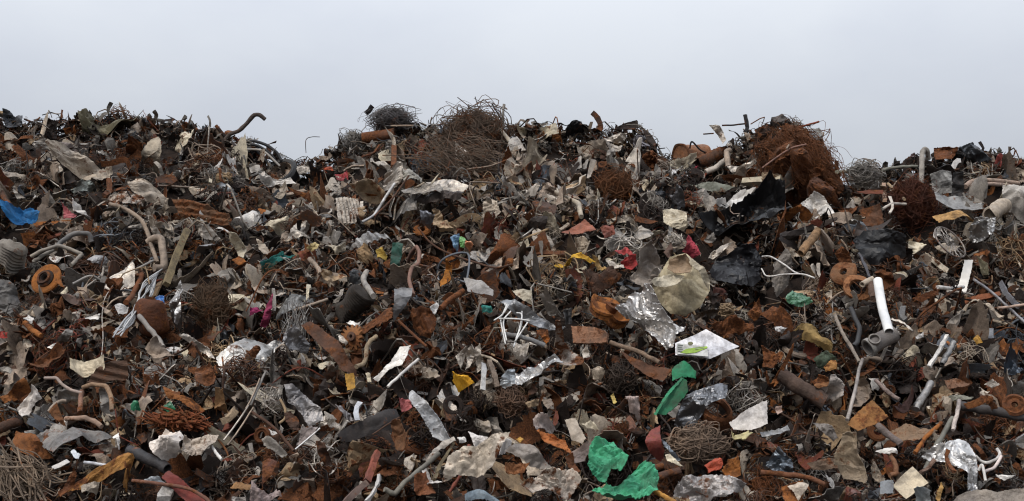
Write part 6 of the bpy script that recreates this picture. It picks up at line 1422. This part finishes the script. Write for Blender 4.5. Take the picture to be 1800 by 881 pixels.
def splat(o, idx, zb, ib):
    me = o.data; nv = len(me.vertices); npoly = len(me.polygons)
    v = np.empty(nv * 3, np.float32); me.vertices.foreach_get('co', v); v = v.reshape(-1, 3)
    t = np.empty(npoly * 3, np.int32); me.loops.foreach_get('vertex_index', t); t = t.reshape(-1, 3)
    m = np.array(o.matrix_world)
    v = v @ m[:3, :3].T + m[:3, 3] - EYE
    a, b_, c_ = v[t[:, 0]], v[t[:, 1]], v[t[:, 2]]
    P = np.vstack([v, (a + b_ + c_) / 3, (a + b_) / 2, (b_ + c_) / 2, (c_ + a) / 2]) if npoly < 300000 else np.vstack([v, (a + b_ + c_) / 3])
    dep = P[:, 1] * cp + P[:, 2] * sp; up_ = -P[:, 1] * sp + P[:, 2] * cp
    X = ((900 + FPX * P[:, 0] / dep) / CELL).astype(int); Y = ((440.5 - FPX * up_ / dep) / CELL).astype(int)
    k = (X >= 0) & (X < GW) & (Y >= 0) & (Y < GH) & (dep > 1)
    f = Y[k] * GW + X[k]; d = dep[k]
    q = np.argsort(-d); f, d = f[q], d[q]
    tmp = np.full(GW * GH, 1e9); tmp[f] = d
    w = tmp < zb
    zb[w] = tmp[w]; ib[w] = idx
zb = np.full(GW * GH, 1e9); ib = np.full(GW * GH, -1)
OBS = [o for o in COL.objects if o.type == 'MESH' and o.name != 'ground']
for i_, o in enumerate(OBS): splat(o, i_, zb, ib)
seen = {}
gyy, gxx = np.divmod(np.arange(GW * GH), GW)
cn = np.bincount(ib[ib >= 0], minlength=len(OBS)); sx_ = np.bincount(ib[ib >= 0], gxx[ib >= 0], len(OBS)); sy_ = np.bincount(ib[ib >= 0], gyy[ib >= 0], len(OBS))
for i_, o in enumerate(OBS):
    if cn[i_]: seen[o.name] = [cn[i_], sx_[i_] * CELL, sy_[i_] * CELL]
def look(o):
    n = x = y = 0
    for q in [o] + list(o.children_recursive):
        if q.name in seen:
            a = seen[q.name]; n += a[0]; x += a[1]; y += a[2]
    return (n, x / n, y / n) if n else (0, 0, 0)
for h in HERO:
    h['see'] = look(h['o'])
# pieces that hardly show stay in the heap but go in with the loose bits
keep, back = {}, []
for c in CAND:
    c['see'] = look(c['o'])
    keep.setdefault(c['name'], []).append(c)
GEN = []
for nm, L_ in keep.items():
    room = 290 - sum(h['name'] == nm for h in HERO)
    L_.sort(key=lambda c: -c['see'][0])
    for i, c in enumerate(L_):
        if c['see'][0] >= 5 and i < room: GEN.append(c)
        else: back.append(c)
extra = []
for c in back:
    o = c['o']; M_ = np.array(o.rotation_quaternion.to_matrix())
    V, T = LIB[c['name']][c['k']]
    extra.append((V, T, M_, c['s'], np.array(o.location), (*o.color[:3], o.color[3])))
    bpy.data.objects.remove(o)
if extra:
    debris('buried_debris', 'countless half-buried scrap ends between the larger pieces', SV, 10, (.05, .1), 'a', 16, extra)

# ------------------------------------------------------------------ labels: what it looks like and what it lies next to
def rel(dx, dy):
    if abs(dx) > abs(dy) * 1.1: return 'just right of' if dx > 0 else 'just left of'
    return 'just below' if dy > 0 else 'just above'
H = [h for h in HERO if h['see'][0] > 0]
hp = np.array([(h['see'][1], h['see'][2]) for h in H]); hn = np.array([h['see'][0] for h in H])
hw = np.array([len(h['short'].split()) for h in H])
big = (hn > 18) & (hw <= 9)
shorts = [h['short'] for h in HERO]
assert len(set(shorts)) == len(shorts), [s for s in shorts if shorts.count(s) > 1]
for h in HERO:
    lab = h['short']
    cx_, cy_ = h['see'][1:] if h['see'][0] else np.array(h['poly']).mean(0)
    if len(lab.split()) < 7:
        d = np.hypot(hp[:, 0] - cx_, hp[:, 1] - cy_) + 1e5 * ~big
        for i in np.argsort(d):
            if H[i] is h: continue
            if len(lab.split()) + 4 + hw[i] <= 16 and d[i] < 1e5:
                lab = f"{lab} {rel(cx_ - hp[i, 0], cy_ - hp[i, 1])} the {H[i]['short']}"
                break
    h['o']['label'] = lab
names = {}
for h in HERO: names.setdefault(h['name'], []).append(h)
for nm, L_ in names.items():
    gp = next((k[9] for k in KINDS if k[0] == nm), None)
    if gp is None and len(L_) > 1: gp = nm.replace('_', ' ') + 's in the heap'
    if gp:
        for h in L_: h['o']['group'] = gp
for c in GEN:
    o = c['o']; e = Vector((1, 0, 0)); e.rotate(o.rotation_quaternion)
    tilt = abs(e.z)
    long_ = c['name'] in ('steel_rod', 'bent_pipe', 'metal_strip', 'channel_bar', 'plank', 'cable', 'sheet_offcut')
    med = {'torn_panel': .48, 'sheet_offcut': .55, 'crumpled_sheet': .33, 'steel_plate': .31, 'metal_strip': .5, 'steel_rod': .68, 'bent_pipe': .54, 'cable': .62, 'channel_bar': .54, 'plank': .45, 'crushed_can': .24, 'ring_flange': .18, 'wire_tangle': .55, 'rag': .3}[c['name']]
    adj = ('long' if long_ else 'large') if c['s'] > med * 1.3 else ('short' if long_ else 'small') if c['s'] < med * .8 else 'middling'
    if long_: adj += ' steep' if tilt > .62 else ' level' if tilt < .25 else ' slanting'
    c['adj'] = adj
pairs = []
for gi, c in enumerate(GEN):
    d = np.hypot(hp[:, 0] - c['see'][1], hp[:, 1] - c['see'][2]) + 1e5 * ~big
    for i in np.argsort(d)[:60]: pairs.append((d[i], gi, int(i)))
pairs.sort(); used, done = set(), set()
for d, gi, i in pairs:
    if gi in done: continue
    c = GEN[gi]; rl = rel(c['see'][1] - hp[i, 0], c['see'][2] - hp[i, 1])
    key = (c['phrase'], c['c'], c['adj'], rl, i)
    if key in used: continue
    lab = f"{c['adj']} {c['c']} {c['phrase']} {rl} the {H[i]['short']}"
    if len(lab.replace('-', ' ').split()) > 16: continue
    used.add(key); done.add(gi); c['o']['label'] = lab
for gi, c in enumerate(GEN):
    c['o']['category'] = c['cat']; c['o']['group'] = c['group']
    if gi not in done: c['o']['label'] = f"{c['adj']} {c['c']} {c['phrase']} among the loose scrap"
print('pieces', len(HERO), len(GEN), 'buried', len(back), 'unlabelled', len(GEN) - len(done))
print('hidden heroes', [(h['short'], h['see'][0]) for h in HERO if h['see'][0] < 6])
